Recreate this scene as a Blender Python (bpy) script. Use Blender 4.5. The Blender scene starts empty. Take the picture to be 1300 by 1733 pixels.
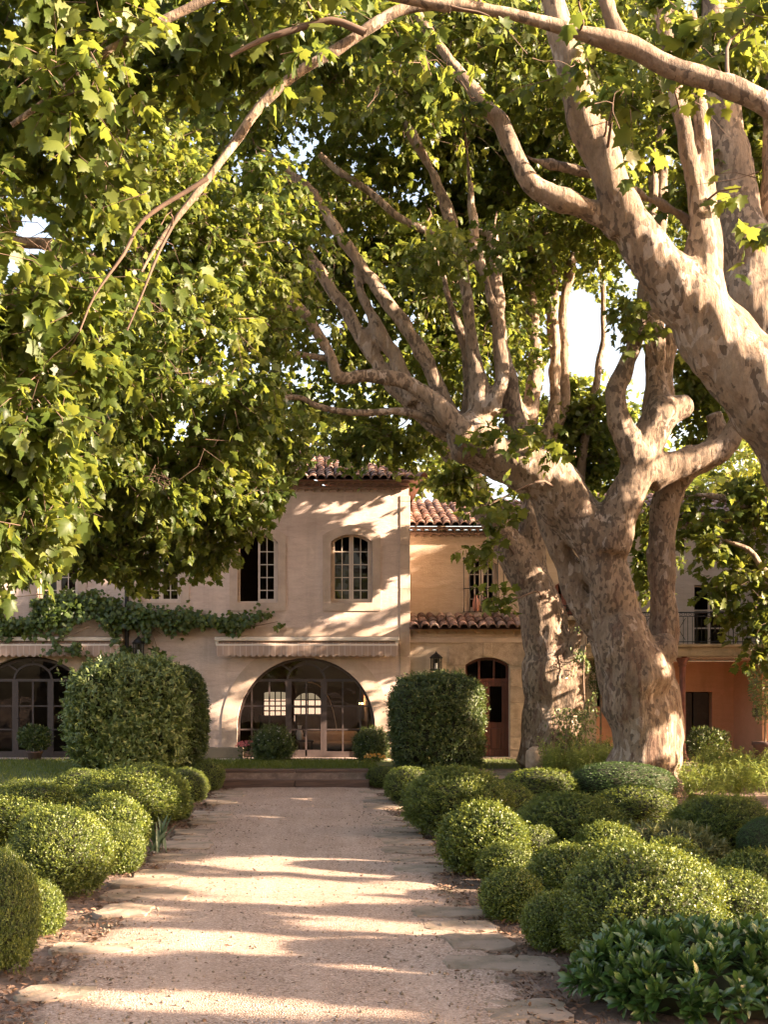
import bpy, bmesh, math, random
import numpy as np
from mathutils import Vector, Matrix
from mathutils.geometry import tessellate_polygon

# ------------------------------------------------------------------ camera, sky, sun, exposure
SC = bpy.context.scene
COL = SC.collection
F, CX, HZ, EYE = 2000.0, 523.0, 1180.0, 2.0     # focal length (px of a 1300x1733 frame), principal point, eye height
cam_d = bpy.data.cameras.new("camera")
cam = bpy.data.objects.new("camera", cam_d)
COL.objects.link(cam)
cam.location = (0, 0, EYE)
cam.rotation_euler = (math.radians(90), 0, 0)
cam_d.sensor_fit = 'VERTICAL'
cam_d.sensor_height = 36.0
cam_d.lens = 36.0 * F / 1733.0
cam_d.shift_x = (650 - CX) / 1733.0
cam_d.shift_y = (HZ - 866.5) / 1733.0
cam_d.clip_end = 2000
SC.camera = cam

SUN_EL, SUN_AZ = 20.0, -18.0                     # degrees; azimuth from +X, negative = towards the camera side
_e, _a = math.radians(SUN_EL), math.radians(SUN_AZ)
S = np.array([math.cos(_e) * math.cos(_a), math.cos(_e) * math.sin(_a), math.sin(_e)])
world = bpy.data.worlds.new("World")
SC.world = world
world.use_nodes = True
wn = world.node_tree
sky = wn.nodes.new('ShaderNodeTexSky')
sky.sky_type = 'NISHITA'
sky.sun_disc = False
sky.sun_elevation = _e
sky.sun_rotation = math.atan2(S[0], S[1])
sky.air_density = 1.0
sky.dust_density = 3.0
bg = wn.nodes['Background']
tint = wn.nodes.new('ShaderNodeMix')
tint.data_type = 'RGBA'
tint.blend_type = 'MULTIPLY'
tint.inputs[0].default_value = 1.0
tint.inputs[7].default_value = (1.0, 0.79, 0.665, 1)
wn.links.new(sky.outputs[0], tint.inputs[6])
wn.links.new(tint.outputs[2], bg.inputs[0])
bg.inputs[1].default_value = 0.115
sun_d = bpy.data.lights.new("sun", 'SUN')
sun = bpy.data.objects.new("sun", sun_d)
COL.objects.link(sun)
sun_d.energy = 5.0
sun_d.angle = math.radians(0.5)
sun_d.color = (1.0, 0.775, 0.585)
sun.rotation_euler = Vector(S).to_track_quat('Z', 'Y').to_euler()
sun.location = (60, -15, 20)
SC.view_settings.view_transform = 'Standard'
SC.view_settings.look = 'None'
SC.view_settings.exposure = 2.9
SC.view_settings.gamma = 1.0
SC.render.engine = 'CYCLES'
SC.cycles.use_denoising = True
SC.cycles.max_bounces = 8
SC.cycles.diffuse_bounces = 5
SC.cycles.glossy_bounces = 3
SC.cycles.transmission_bounces = 5
SC.cycles.transparent_max_bounces = 12
SC.cycles.sample_clamp_indirect = 6.0
SC.cycles.caustics_reflective = False
SC.cycles.caustics_refractive = False

# ------------------------------------------------------------------ helpers
rng = np.random.default_rng(7)
random.seed(7)


def W(px, py, Y):
    return np.array([(px - CX) * Y / F, Y, EYE - (py - HZ) * Y / F])


def proj(p):
    p = np.asarray(p, float)
    Y = np.maximum(p[..., 1], 0.05)
    return CX + p[..., 0] * F / Y, HZ - (p[..., 2] - EYE) * F / Y


def norm(v):
    v = np.asarray(v, float)
    return v / np.maximum(np.linalg.norm(v, axis=-1, keepdims=True), 1e-9)


def _hash(i, j, k):
    h = (i * 374761393 + j * 668265263 + k * 2147483647 * 3 + 974711) & 0xffffffff
    h = ((h ^ (h >> 13)) * 1274126177) & 0xffffffff
    return ((h ^ (h >> 16)) & 0xffff) / 65535.0


def vnoise(p, sc=1.0):
    p = np.asarray(p, float) * sc
    i = np.floor(p).astype(np.int64)
    f = p - i
    f = f * f * (3 - 2 * f)
    r = 0
    for a in (0, 1):
        for b in (0, 1):
            for c in (0, 1):
                w = (f[..., 0] if a else 1 - f[..., 0]) * (f[..., 1] if b else 1 - f[..., 1]) * (f[..., 2] if c else 1 - f[..., 2])
                r = r + w * _hash(i[..., 0] + a, i[..., 1] + b, i[..., 2] + c)
    return r * 2 - 1


def root_loc(o):
    while o.parent:
        o = o.parent
    return np.array(o.location)


def mesh_obj(name, verts, faces, mat, parent=None, smooth=False, tint=None, mats=None, midx=None):
    me = bpy.data.meshes.new(name)
    v = np.asarray(verts, float)
    if parent is not None:
        v = v - root_loc(parent)
    if isinstance(faces, np.ndarray):
        n = faces.shape[1]
        me.vertices.add(len(v))
        me.vertices.foreach_set('co', v.astype(np.float32).ravel())
        me.loops.add(faces.size)
        me.loops.foreach_set('vertex_index', faces.astype(np.int32).ravel())
        me.polygons.add(len(faces))
        me.polygons.foreach_set('loop_start', np.arange(0, faces.size, n, dtype=np.int32))
        me.update(calc_edges=True)
    else:
        me.from_pydata([tuple(x) for x in v], [], faces)
        me.update()
    for m in (mats or [mat]):
        me.materials.append(m)
    if midx is not None:
        me.polygons.foreach_set('material_index', np.asarray(midx, np.int32))
    if smooth:
        me.polygons.foreach_set('use_smooth', np.ones(len(me.polygons), bool))
    if tint is not None:
        a = me.attributes.new('tint', 'FLOAT', 'POINT')
        a.data.foreach_set('value', np.asarray(tint, np.float32))
    o = bpy.data.objects.new(name, me)
    COL.objects.link(o)
    if parent is not None:
        o.parent = parent
    return o


def empty(name, loc, label=None, cat=None, group=None):
    o = bpy.data.objects.new(name, None)
    COL.objects.link(o)
    o.location = tuple(float(x) for x in loc)
    o.empty_display_size = 0.3
    if label:
        tag(o, label, cat, group)
    return o


def tag(o, label, cat, group=None):
    o['label'] = label
    o['category'] = cat
    if group:
        o['group'] = group
    return o


def kind(o, k):
    o['kind'] = k
    return o


def dup(o, loc, rotz=0, scale=None, label=None, group=None, parent=None):
    c = o.copy()
    COL.objects.link(c)
    if parent is None:
        c.location = loc
        c.rotation_euler = (0, 0, rotz)
        if scale is not None:
            c.scale = scale
        if label:
            c['label'] = label
        if group:
            c['group'] = group
    else:
        c.parent = parent
    for ch in list(o.children):
        dup(ch, None, parent=c)
    return c


class MB:
    """collects boxes, tubes and sheets, links them as ONE mesh"""
    def __init__(s):
        s.v, s.f, s.t, s.m = [], [], [], []

    def add(s, verts, faces, tint=0.5, m=0):
        n = len(s.v)
        s.v += [tuple(x) for x in verts]
        s.f += [tuple(i + n for i in f) for f in faces]
        s.m += [m] * len(faces)
        s.t += [tint] * len(verts)
        return s

    def box(s, x0, x1, y0, y1, z0, z1, tint=0.5, bev=0.0, m=0):
        if x1 < x0: x0, x1 = x1, x0
        if y1 < y0: y0, y1 = y1, y0
        if z1 < z0: z0, z1 = z1, z0
        if bev <= 0:
            v = [(x0, y0, z0), (x1, y0, z0), (x1, y1, z0), (x0, y1, z0), (x0, y0, z1), (x1, y0, z1), (x1, y1, z1), (x0, y1, z1)]
            f = [(0, 3, 2, 1), (4, 5, 6, 7), (0, 1, 5, 4), (1, 2, 6, 5), (2, 3, 7, 6), (3, 0, 4, 7)]
            return s.add(v, f, tint, m)
        bm = bmesh.new()
        bmesh.ops.create_cube(bm, size=1)
        for q in bm.verts:
            q.co = Vector(((x0 + x1) / 2 + q.co.x * (x1 - x0), (y0 + y1) / 2 + q.co.y * (y1 - y0), (z0 + z1) / 2 + q.co.z * (z1 - z0)))
        bmesh.ops.bevel(bm, geom=bm.edges[:], offset=bev, segments=2, affect='EDGES', profile=0.5)
        bm.verts.index_update()
        s.add([q.co[:] for q in bm.verts], [[q.index for q in f.verts] for f in bm.faces], tint, m)
        bm.free()
        return s

    def tube(s, pts, rad, n=8, cap=True, tint=0.5, m=0):
        v, f = tube_arrays(np.asarray(pts, float), np.broadcast_to(np.asarray(rad, float), (len(pts),)), n, cap)
        return s.add(v, f, tint, m)

    def lathe(s, c, prof, n=20, tint=0.5, m=0, rot=0.0):
        v, f = [], []
        for (r, z) in prof:
            for k in range(n):
                a = 2 * math.pi * k / n + rot
                v.append((c[0] + r * math.cos(a), c[1] + r * math.sin(a), c[2] + z))
        for i in range(len(prof) - 1):
            for k in range(n):
                f.append((i * n + k, i * n + (k + 1) % n, (i + 1) * n + (k + 1) % n, (i + 1) * n + k))
        f.append(tuple(range(n - 1, -1, -1)))
        f.append(tuple(range((len(prof) - 1) * n, len(prof) * n)))
        return s.add(v, f, tint, m)

    def build(s, name, mat, parent=None, smooth=False, mats=None):
        return mesh_obj(name, s.v, s.f, mat, parent, smooth, tint=s.t, mats=mats, midx=s.m if mats else None)


def tube_arrays(p, r, n=8, cap=True):
    k = len(p)
    t = np.zeros_like(p)
    t[1:-1] = p[2:] - p[:-2]
    t[0] = p[1] - p[0]
    t[-1] = p[-1] - p[-2]
    t = norm(t)
    a = np.array([0, 0, 1.0]) if abs(t[0][2]) < 0.9 else np.array([1.0, 0, 0])
    u = norm(np.cross(t[0], a))
    ang = np.arange(n) * 2 * math.pi / n
    V = []
    for i in range(k):
        u = norm(u - t[i] * np.dot(u, t[i]))
        w = np.cross(t[i], u)
        V.append(p[i] + r[i] * (np.cos(ang)[:, None] * u + np.sin(ang)[:, None] * w))
    V = np.concatenate(V)
    Fc = []
    for i in range(k - 1):
        for j in range(n):
            Fc.append((i * n + j, i * n + (j + 1) % n, (i + 1) * n + (j + 1) % n, (i + 1) * n + j))
    if cap:
        Fc.append(tuple(range(n - 1, -1, -1)))
        Fc.append(tuple(range((k - 1) * n, k * n)))
    return V, Fc


def spline(p, r, step):
    """Catmull-Rom through p, resampled"""
    p = np.asarray(p, float)
    r = np.asarray(r, float)
    q = np.vstack([2 * p[0] - p[1], p, 2 * p[-1] - p[-2]])
    P, R = [], []
    for i in range(len(p) - 1):
        L = np.linalg.norm(p[i + 1] - p[i])
        m = max(2, int(L / step))
        for j in range(m):
            t = j / m
            a, b, c, d = q[i], q[i + 1], q[i + 2], q[i + 3]
            P.append(0.5 * (2 * b + (c - a) * t + (2 * a - 5 * b + 4 * c - d) * t * t + (3 * b - a - 3 * c + d) * t ** 3))
            R.append(r[i] * (1 - t) + r[i + 1] * t)
    P.append(p[-1])
    R.append(r[-1])
    return np.array(P), np.array(R)


# ------------------------------------------------------------------ materials
def new_mat(name):
    m = bpy.data.materials.new(name)
    m.use_nodes = True
    nt = m.node_tree
    return m, nt, nt.nodes['Principled BSDF']


def N(nt, t, **kw):
    n = nt.nodes.new(t)
    for k, v in kw.items():
        if k.startswith('i_'):
            n.inputs[k[2:].replace('_', ' ')].default_value = v
        else:
            setattr(n, k, v)
    return n


def ramp(nt, fac, stops, interp='LINEAR'):
    r = nt.nodes.new('ShaderNodeValToRGB')
    r.color_ramp.interpolation = interp
    e = r.color_ramp.elements
    while len(e) < len(stops):
        e.new(0.5)
    for k, (p, c) in enumerate(stops):
        e[k].position = p
        e[k].color = (*c, 1) if len(c) == 3 else c
    nt.links.new(fac, r.inputs[0])
    return r.outputs[0]


def mixc(nt, fac, a, b, blend='MIX'):
    n = nt.nodes.new('ShaderNodeMix')
    n.data_type = 'RGBA'
    n.blend_type = blend
    for s, v in ((0, fac), (6, a), (7, b)):
        if hasattr(v, 'links'):
            nt.links.new(v, n.inputs[s])
        else:
            n.inputs[s].default_value = v if s == 0 else (*v, 1)
    return n.outputs[2]


def coords(nt, scale=(1, 1, 1), rot=(0, 0, 0)):
    tc = nt.nodes.new('ShaderNodeTexCoord')
    mp = nt.nodes.new('ShaderNodeMapping')
    mp.inputs['Scale'].default_value = scale
    mp.inputs['Rotation'].default_value = rot
    nt.links.new(tc.outputs['Object'], mp.inputs[0])
    return mp.outputs[0]


def noise(nt, vec, scale, detail=4, rough=0.55, dist=0.0):
    n = nt.nodes.new('ShaderNodeTexNoise')
    n.inputs['Scale'].default_value = scale
    n.inputs['Detail'].default_value = detail
    n.inputs['Roughness'].default_value = rough
    n.inputs['Distortion'].default_value = dist
    nt.links.new(vec, n.inputs['Vector'])
    return n.outputs['Fac']


def voro(nt, vec, scale, feature='F1', out='Distance'):
    n = nt.nodes.new('ShaderNodeTexVoronoi')
    n.feature = feature
    n.inputs['Scale'].default_value = scale
    nt.links.new(vec, n.inputs['Vector'])
    return n.outputs[out]


def bump(nt, bsdf, h, strength=0.3, dist=0.02):
    b = nt.nodes.new('ShaderNodeBump')
    b.inputs['Strength'].default_value = strength
    b.inputs['Distance'].default_value = dist
    nt.links.new(h, b.inputs['Height'])
    nt.links.new(b.outputs[0], bsdf.inputs['Normal'])


def math_n(nt, op, a, b=None):
    n = nt.nodes.new('ShaderNodeMath')
    n.operation = op
    for i, v in enumerate((a, b)):
        if v is None: continue
        if hasattr(v, 'links'):
            nt.links.new(v, n.inputs[i])
        else:
            n.inputs[i].default_value = v
    return n.outputs[0]


def mat_simple(name, col, rough=0.7, var=0.15, scale=6, metal=0.0, bumps=0.1):
    m, nt, b = new_mat(name)
    v = coords(nt)
    f = noise(nt, v, scale, 5)
    lo = tuple(max(0, c * (1 - var)) for c in col)
    hi = tuple(min(1, c * (1 + var)) for c in col)
    nt.links.new(ramp(nt, f, [(0.3, lo), (0.7, hi)]), b.inputs['Base Color'])
    b.inputs['Roughness'].default_value = rough
    b.inputs['Metallic'].default_value = metal
    if bumps:
        bump(nt, b, noise(nt, v, scale * 6, 4), bumps, 0.01)
    return m


def mat_plaster(name, base, dark, light):
    m, nt, b = new_mat(name)
    v = coords(nt)
    vs = coords(nt, (0.5, 1, 2.2))
    f1 = noise(nt, v, 0.55, 6, 0.62, 0.6)
    f2 = noise(nt, vs, 4.5, 6, 0.65, 0.8)
    f3 = noise(nt, coords(nt, (2.4, 1, 0.18)), 1.0, 5, 0.6)
    c = ramp(nt, f1, [(0.3, dark), (0.52, base), (0.72, light)])
    c = mixc(nt, 0.45, c, ramp(nt, f2, [(0.3, dark), (0.5, base), (0.7, light)]))
    c = mixc(nt, ramp(nt, f3, [(0.52, (0, 0, 0)), (0.75, (0.45, 0.45, 0.45))]), c, tuple(x * 0.72 for x in dark))
    f4 = noise(nt, v, 1.6, 7, 0.7, 1.2)
    c = mixc(nt, ramp(nt, f4, [(0.56, (0, 0, 0)), (0.68, (0.4, 0.4, 0.4))]), c, tuple(min(1, x * 1.12) for x in light))
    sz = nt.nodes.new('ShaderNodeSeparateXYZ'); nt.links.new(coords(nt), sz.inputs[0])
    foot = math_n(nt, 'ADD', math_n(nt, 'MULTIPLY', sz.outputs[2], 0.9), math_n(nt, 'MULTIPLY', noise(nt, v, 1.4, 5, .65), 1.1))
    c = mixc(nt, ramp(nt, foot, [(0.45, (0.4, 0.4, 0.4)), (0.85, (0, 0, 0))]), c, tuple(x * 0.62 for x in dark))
    nt.links.new(c, b.inputs['Base Color'])
    b.inputs['Roughness'].default_value = 0.9
    h = math_n(nt, 'ADD', noise(nt, coords(nt, (1, 1, 2.6)), 9, 6, 0.7, 0.5), math_n(nt, 'MULTIPLY', noise(nt, v, 60, 3), 0.4))
    bump(nt, b, h, 0.55, 0.02)
    return m


def mat_stone(name, base, dark, scale=3.0, strength=0.5):
    m, nt, b = new_mat(name)
    v = coords(nt)
    at = N(nt, 'ShaderNodeAttribute', attribute_name='tint')
    f = noise(nt, v, scale, 7, 0.65)
    c = ramp(nt, f, [(0.28, dark), (0.55, base), (0.8, tuple(min(1, x * 1.2) for x in base))])
    c = mixc(nt, 1.0, c, ramp(nt, at.outputs['Fac'], [(0, (0.62, 0.6, 0.58)), (1, (1.15, 1.12, 1.1))]), 'MULTIPLY')
    nt.links.new(c, b.inputs['Base Color'])
    b.inputs['Roughness'].default_value = 0.88
    bump(nt, b, noise(nt, v, scale * 9, 6, 0.7), strength, 0.02)
    return m


def mat_bark():
    m, nt, b = new_mat('plane_bark')
    v = coords(nt, (1, 1, 0.55))
    w = nt.nodes.new('ShaderNodeMix'); w.data_type = 'VECTOR'
    nz = nt.nodes.new('ShaderNodeTexNoise'); nz.inputs['Scale'].default_value = 6.0; nz.inputs['Detail'].default_value = 5
    nt.links.new(v, nz.inputs['Vector'])
    w.inputs[0].default_value = 0.14
    nt.links.new(v, w.inputs[4]); nt.links.new(nz.outputs['Color'], w.inputs[5])
    wv = w.outputs[1]
    def cells(sc):
        c = voro(nt, wv, sc, 'F1', 'Color')
        sp = nt.nodes.new('ShaderNodeSeparateColor'); nt.links.new(c, sp.inputs[0])
        return sp.outputs[0]
    sepz = nt.nodes.new('ShaderNodeSeparateXYZ')
    nt.links.new(coords(nt), sepz.inputs[0])
    low = ramp(nt, math_n(nt, 'MULTIPLY', sepz.outputs[2], 0.1), [(0.15, (1, 1, 1)), (0.62, (0, 0, 0))])
    base = ramp(nt, noise(nt, v, 2.6, 6, 0.62), [(0.3, (0.18, 0.122, 0.075)), (0.5, (0.265, 0.19, 0.125)), (0.7, (0.36, 0.27, 0.185))])
    area = noise(nt, v, 1.3, 3, 0.55)
    p1 = math_n(nt, 'ADD', math_n(nt, 'MULTIPLY', cells(23), 0.6), math_n(nt, 'MULTIPLY', area, 0.9))
    p2 = math_n(nt, 'ADD', math_n(nt, 'MULTIPLY', cells(11), 0.6), math_n(nt, 'MULTIPLY', noise(nt, v, 1.7, 3, 0.5), 0.9))
    c = mixc(nt, ramp(nt, p2, [(0.49, (0.85, 0.85, 0.85)), (0.52, (0, 0, 0))]), base, (0.40, 0.32, 0.25))
    c = mixc(nt, ramp(nt, p1, [(0.895, (0, 0, 0)), (0.915, (0.92, 0.92, 0.92))]), c, (0.115, 0.08, 0.052))
    c = mixc(nt, ramp(nt, p2, [(1.00, (0, 0, 0)), (1.03, (0.6, 0.6, 0.6))]), c, (0.105, 0.076, 0.048))
    st = noise(nt, coords(nt, (2.6, 2.6, 0.42)), 2.6, 7, 0.7, 0.5)
    rf = mixc(nt, low, ramp(nt, st, [(0.60, (0, 0, 0)), (0.68, (0.5, 0.5, 0.5))]), ramp(nt, st, [(0.50, (0, 0, 0)), (0.60, (0.75, 0.75, 0.75))]))
    c = mixc(nt, rf, c, (0.115, 0.055, 0.033))
    c = mixc(nt, 1.0, c, ramp(nt, noise(nt, coords(nt, (1, 1, .5)), 19, 8, 0.75), [(0.3, (0.62, 0.6, 0.58)), (0.5, (1.0, 1.0, 1.0)), (0.7, (1.28, 1.25, 1.2))]), 'MULTIPLY')
    nt.links.new(c, b.inputs['Base Color'])
    b.inputs['Roughness'].default_value = 0.85
    h = math_n(nt, 'ADD', math_n(nt, 'MULTIPLY', p1, 0.35), math_n(nt, 'MULTIPLY', noise(nt, coords(nt, (3, 3, 0.7)), 6, 7, 0.72), 1.2))
    bump(nt, b, h, 0.9, 0.05)
    return m


def mat_leaf(name, dk, md, lt, tr, gloss=0.07, trans=0.45, rough=0.45):
    """leaf blade: diffuse + translucent, a little sheen; colour varies per leaf through 'tint'"""
    m = bpy.data.materials.new(name)
    m.use_nodes = True
    nt = m.node_tree
    nt.nodes.remove(nt.nodes['Principled BSDF'])
    out = nt.nodes['Material Output']
    at = N(nt, 'ShaderNodeAttribute', attribute_name='tint')
    col = ramp(nt, at.outputs['Fac'], [(0.0, dk), (0.5, md), (1.0, lt)])
    tcol = mixc(nt, 1.0, ramp(nt, at.outputs['Fac'], [(0, (0.7, 0.8, 0.8)), (1, (1.2, 1.1, 1.0))]), tr, 'MULTIPLY')
    d = nt.nodes.new('ShaderNodeBsdfDiffuse')
    t = nt.nodes.new('ShaderNodeBsdfTranslucent')
    g = nt.nodes.new('ShaderNodeBsdfGlossy')
    g.inputs['Roughness'].default_value = rough
    g.inputs['Color'].default_value = (0.9, 0.9, 0.85, 1)
    nt.links.new(col, d.inputs[0])
    nt.links.new(tcol, t.inputs[0])
    m1 = nt.nodes.new('ShaderNodeMixShader'); m1.inputs[0].default_value = trans
    nt.links.new(d.outputs[0], m1.inputs[1]); nt.links.new(t.outputs[0], m1.inputs[2])
    lw = nt.nodes.new('ShaderNodeLayerWeight'); lw.inputs[0].default_value = 0.35
    fac = math_n(nt, 'ADD', math_n(nt, 'MULTIPLY', lw.outputs[0], gloss * 2), gloss * 0.6)
    m2 = nt.nodes.new('ShaderNodeMixShader')
    nt.links.new(fac, m2.inputs[0]); nt.links.new(m1.outputs[0], m2.inputs[1]); nt.links.new(g.outputs[0], m2.inputs[2])
    nt.links.new(m2.outputs[0], out.inputs[0])
    return m


def mat_glass(name, refl=0.16, col=(0.8, 0.82, 0.8)):
    m = bpy.data.materials.new(name)
    m.use_nodes = True
    nt = m.node_tree
    nt.nodes.remove(nt.nodes['Principled BSDF'])
    out = nt.nodes['Material Output']
    t = nt.nodes.new('ShaderNodeBsdfTransparent'); t.inputs[0].default_value = (*col, 1)
    g = nt.nodes.new('ShaderNodeBsdfGlossy'); g.inputs['Roughness'].default_value = 0.02
    v = coords(nt)
    b = nt.nodes.new('ShaderNodeBump'); b.inputs['Strength'].default_value = 0.06; b.inputs['Distance'].default_value = 0.05
    nt.links.new(noise(nt, v, 2.2, 2), b.inputs['Height']); nt.links.new(b.outputs[0], g.inputs['Normal'])
    lw = nt.nodes.new('ShaderNodeLayerWeight'); lw.inputs[0].default_value = 0.08
    fac = math_n(nt, 'ADD', lw.outputs[0], refl)
    mx = nt.nodes.new('ShaderNodeMixShader')
    nt.links.new(fac, mx.inputs[0]); nt.links.new(t.outputs[0], mx.inputs[1]); nt.links.new(g.outputs[0], mx.inputs[2])
    nt.links.new(mx.outputs[0], out.inputs[0])
    return m


def mat_tile():
    m, nt, b = new_mat('clay_tile')
    v = coords(nt)
    at = N(nt, 'ShaderNodeAttribute', attribute_name='tint')
    c = ramp(nt, at.outputs['Fac'], [(0, (0.085, 0.05, 0.037)), (0.35, (0.18, 0.092, 0.064)), (0.65, (0.27, 0.165, 0.12)), (1, (0.38, 0.28, 0.22))])
    c = mixc(nt, ramp(nt, noise(nt, v, 7, 6, 0.7), [(0.5, (0, 0, 0)), (0.72, (0.7, 0.7, 0.7))]), c, (0.12, 0.10, 0.075))
    nt.links.new(c, b.inputs['Base Color'])
    b.inputs['Roughness'].default_value = 0.85
    bump(nt, b, noise(nt, v, 40, 5), 0.4, 0.01)
    return m


def mat_gravel():
    m, nt, b = new_mat('gravel')
    v = coords(nt)
    cell = voro(nt, v, 75, 'F1', 'Color')
    sp = nt.nodes.new('ShaderNodeSeparateColor'); nt.links.new(cell, sp.inputs[0])
    cd = voro(nt, v, 75, 'F1', 'Distance')
    c = ramp(nt, sp.outputs[0], [(0.0, (0.17, 0.11, 0.075)), (0.25, (0.34, 0.235, 0.165)), (0.7, (0.47, 0.335, 0.25)), (1.0, (0.62, 0.48, 0.38))])
    big = noise(nt, v, 0.8, 6, 0.65)
    c = mixc(nt, ramp(nt, big, [(0.42, (0, 0, 0)), (0.72, (0.55, 0.55, 0.55))]), c, (0.26, 0.18, 0.125))
    spk = noise(nt, v, 22, 4, 0.75)
    c = mixc(nt, ramp(nt, spk, [(0.66, (0, 0, 0)), (0.74, (0.6, 0.6, 0.6))]), c, (0.16, 0.105, 0.07))
    at = N(nt, 'ShaderNodeAttribute', attribute_name='tint')
    edge = math_n(nt, 'ADD', at.outputs['Fac'], math_n(nt, 'MULTIPLY', noise(nt, v, 4.5, 7, 0.75), 0.75))
    soil = ramp(nt, noise(nt, v, 9, 7, 0.75), [(0.3, (0.10, 0.066, 0.044)), (0.5, (0.22, 0.15, 0.105)), (0.7, (0.34, 0.245, 0.18))])
    soil = mixc(nt, ramp(nt, noise(nt, v, 1.6, 5), [(0.5, (0, 0, 0)), (0.66, (0.6, 0.6, 0.6))]), soil, (0.10, 0.10, 0.045))
    c = mixc(nt, ramp(nt, edge, [(0.66, (1, 1, 1)), (0.86, (0, 0, 0))]), c, soil)
    trk = noise(nt, coords(nt, (1.6, 0.12, 1)), 1.6, 4, 0.6)
    c = mixc(nt, ramp(nt, trk, [(0.48, (0, 0, 0)), (0.68, (0.35, 0.35, 0.35))]), c, (0.56, 0.43, 0.335))
    nt.links.new(c, b.inputs['Base Color'])
    b.inputs['Roughness'].default_value = 0.95
    h = math_n(nt, 'ADD', math_n(nt, 'MULTIPLY', cd, -1.0), math_n(nt, 'MULTIPLY', noise(nt, v, 12, 4), 0.8))
    bump(nt, b, h, 0.9, 0.014)
    return m


def mat_soil():
    m, nt, b = new_mat('soil')
    v = coords(nt)
    f = noise(nt, v, 5, 8, 0.75)
    c = ramp(nt, f, [(0.3, (0.10, 0.065, 0.045)), (0.5, (0.21, 0.14, 0.10)), (0.7, (0.33, 0.235, 0.175))])
    c = mixc(nt, ramp(nt, noise(nt, v, 0.9, 5), [(0.5, (0, 0, 0)), (0.7, (0.5, 0.5, 0.5))]), c, (0.06, 0.075, 0.025))
    nt.links.new(c, b.inputs['Base Color'])
    b.inputs['Roughness'].default_value = 1.0
    bump(nt, b, noise(nt, v, 30, 6, 0.8), 1.0, 0.03)
    return m


def mat_wood(name, dark, light, axis='Z', rough=0.6):
    m, nt, b = new_mat(name)
    sc = {'Z': (6, 6, 0.5), 'X': (0.5, 6, 6)}[axis]
    v = coords(nt, sc)
    c = ramp(nt, noise(nt, v, 3, 6, 0.65, 0.4), [(0.3, dark), (0.7, light)])
    nt.links.new(c, b.inputs['Base Color'])
    b.inputs['Roughness'].default_value = rough
    bump(nt, b, noise(nt, v, 8, 5), 0.4, 0.01)
    return m


M = {}
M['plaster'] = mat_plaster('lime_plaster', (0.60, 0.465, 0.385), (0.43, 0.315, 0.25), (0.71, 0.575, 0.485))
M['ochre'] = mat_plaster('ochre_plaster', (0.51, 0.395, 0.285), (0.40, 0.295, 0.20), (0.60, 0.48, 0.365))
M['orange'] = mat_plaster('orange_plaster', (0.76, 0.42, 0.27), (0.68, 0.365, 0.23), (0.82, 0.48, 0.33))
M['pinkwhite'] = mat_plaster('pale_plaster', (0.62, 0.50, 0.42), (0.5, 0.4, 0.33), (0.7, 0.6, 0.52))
M['stone'] = mat_stone('cut_stone', (0.58, 0.455, 0.36), (0.44, 0.335, 0.255), 2.0, 0.35)
M['block'] = mat_stone('rough_stone', (0.52, 0.40, 0.29), (0.30, 0.22, 0.15), 5.0, 1.0)
M['flag'] = mat_stone('flagstone', (0.34, 0.26, 0.19), (0.11, 0.098, 0.052), 2.6, 0.9)
M['slab'] = mat_stone('old_slab', (0.34, 0.27, 0.18), (0.10, 0.085, 0.05), 1.4, 0.5)
M['tile'] = mat_tile()
M['bark'] = mat_bark()
M['twig'] = mat_simple('twig_bark', (0.20, 0.135, 0.085), 0.85, 0.35, 8)
M['leaf'] = mat_leaf('plane_leaf', (0.023, 0.040, 0.008), (0.054, 0.083, 0.013), (0.155, 0.178, 0.040), (0.245, 0.28, 0.04), 0.02, 0.5)
M['leaf_far'] = mat_leaf('far_leaf', (0.06, 0.095, 0.012), (0.12, 0.165, 0.02), (0.24, 0.28, 0.045), (0.36, 0.40, 0.05), 0.04, 0.5)
M['box'] = mat_leaf('boxwood_leaf', (0.024, 0.044, 0.006), (0.066, 0.100, 0.012), (0.25, 0.285, 0.04), (0.24, 0.27, 0.02), 0.06, 0.3)
M['box_blue'] = mat_leaf('bluish_leaf', (0.025, 0.055, 0.018), (0.055, 0.10, 0.028), (0.10, 0.155, 0.045), (0.10, 0.17, 0.03), 0.05, 0.3)
M['hedge'] = mat_leaf('hedge_leaf', (0.055, 0.09, 0.018), (0.135, 0.19, 0.045), (0.28, 0.335, 0.11), (0.16, 0.20, 0.03), 0.07, 0.3)
M['hedge_dark'] = mat_leaf('laurel_leaf', (0.024, 0.044, 0.009), (0.055, 0.088, 0.016), (0.12, 0.145, 0.03), (0.11, 0.145, 0.02), 0.06, 0.3)
M['pitto'] = mat_leaf('glossy_leaf', (0.025, 0.060, 0.012), (0.052, 0.110, 0.022), (0.12, 0.19, 0.04), (0.12, 0.19, 0.02), 0.09, 0.25, 0.32)
M['euph'] = mat_leaf('pale_leaf', (0.07, 0.095, 0.03), (0.13, 0.15, 0.05), (0.24, 0.23, 0.09), (0.2, 0.2, 0.05), 0.05, 0.35)
M['peren'] = mat_leaf('bright_leaf', (0.09, 0.13, 0.02), (0.18, 0.24, 0.045), (0.34, 0.38, 0.10), (0.36, 0.40, 0.06), 0.05, 0.4)
M['iris'] = mat_leaf('iris_leaf', (0.05, 0.09, 0.04), (0.09, 0.14, 0.06), (0.15, 0.20, 0.09), (0.12, 0.18, 0.04), 0.08, 0.25)
M['vine'] = mat_leaf('vine_leaf', (0.030, 0.055, 0.010), (0.065, 0.105, 0.018), (0.13, 0.18, 0.03), (0.17, 0.22, 0.02), 0.05, 0.4)
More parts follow.
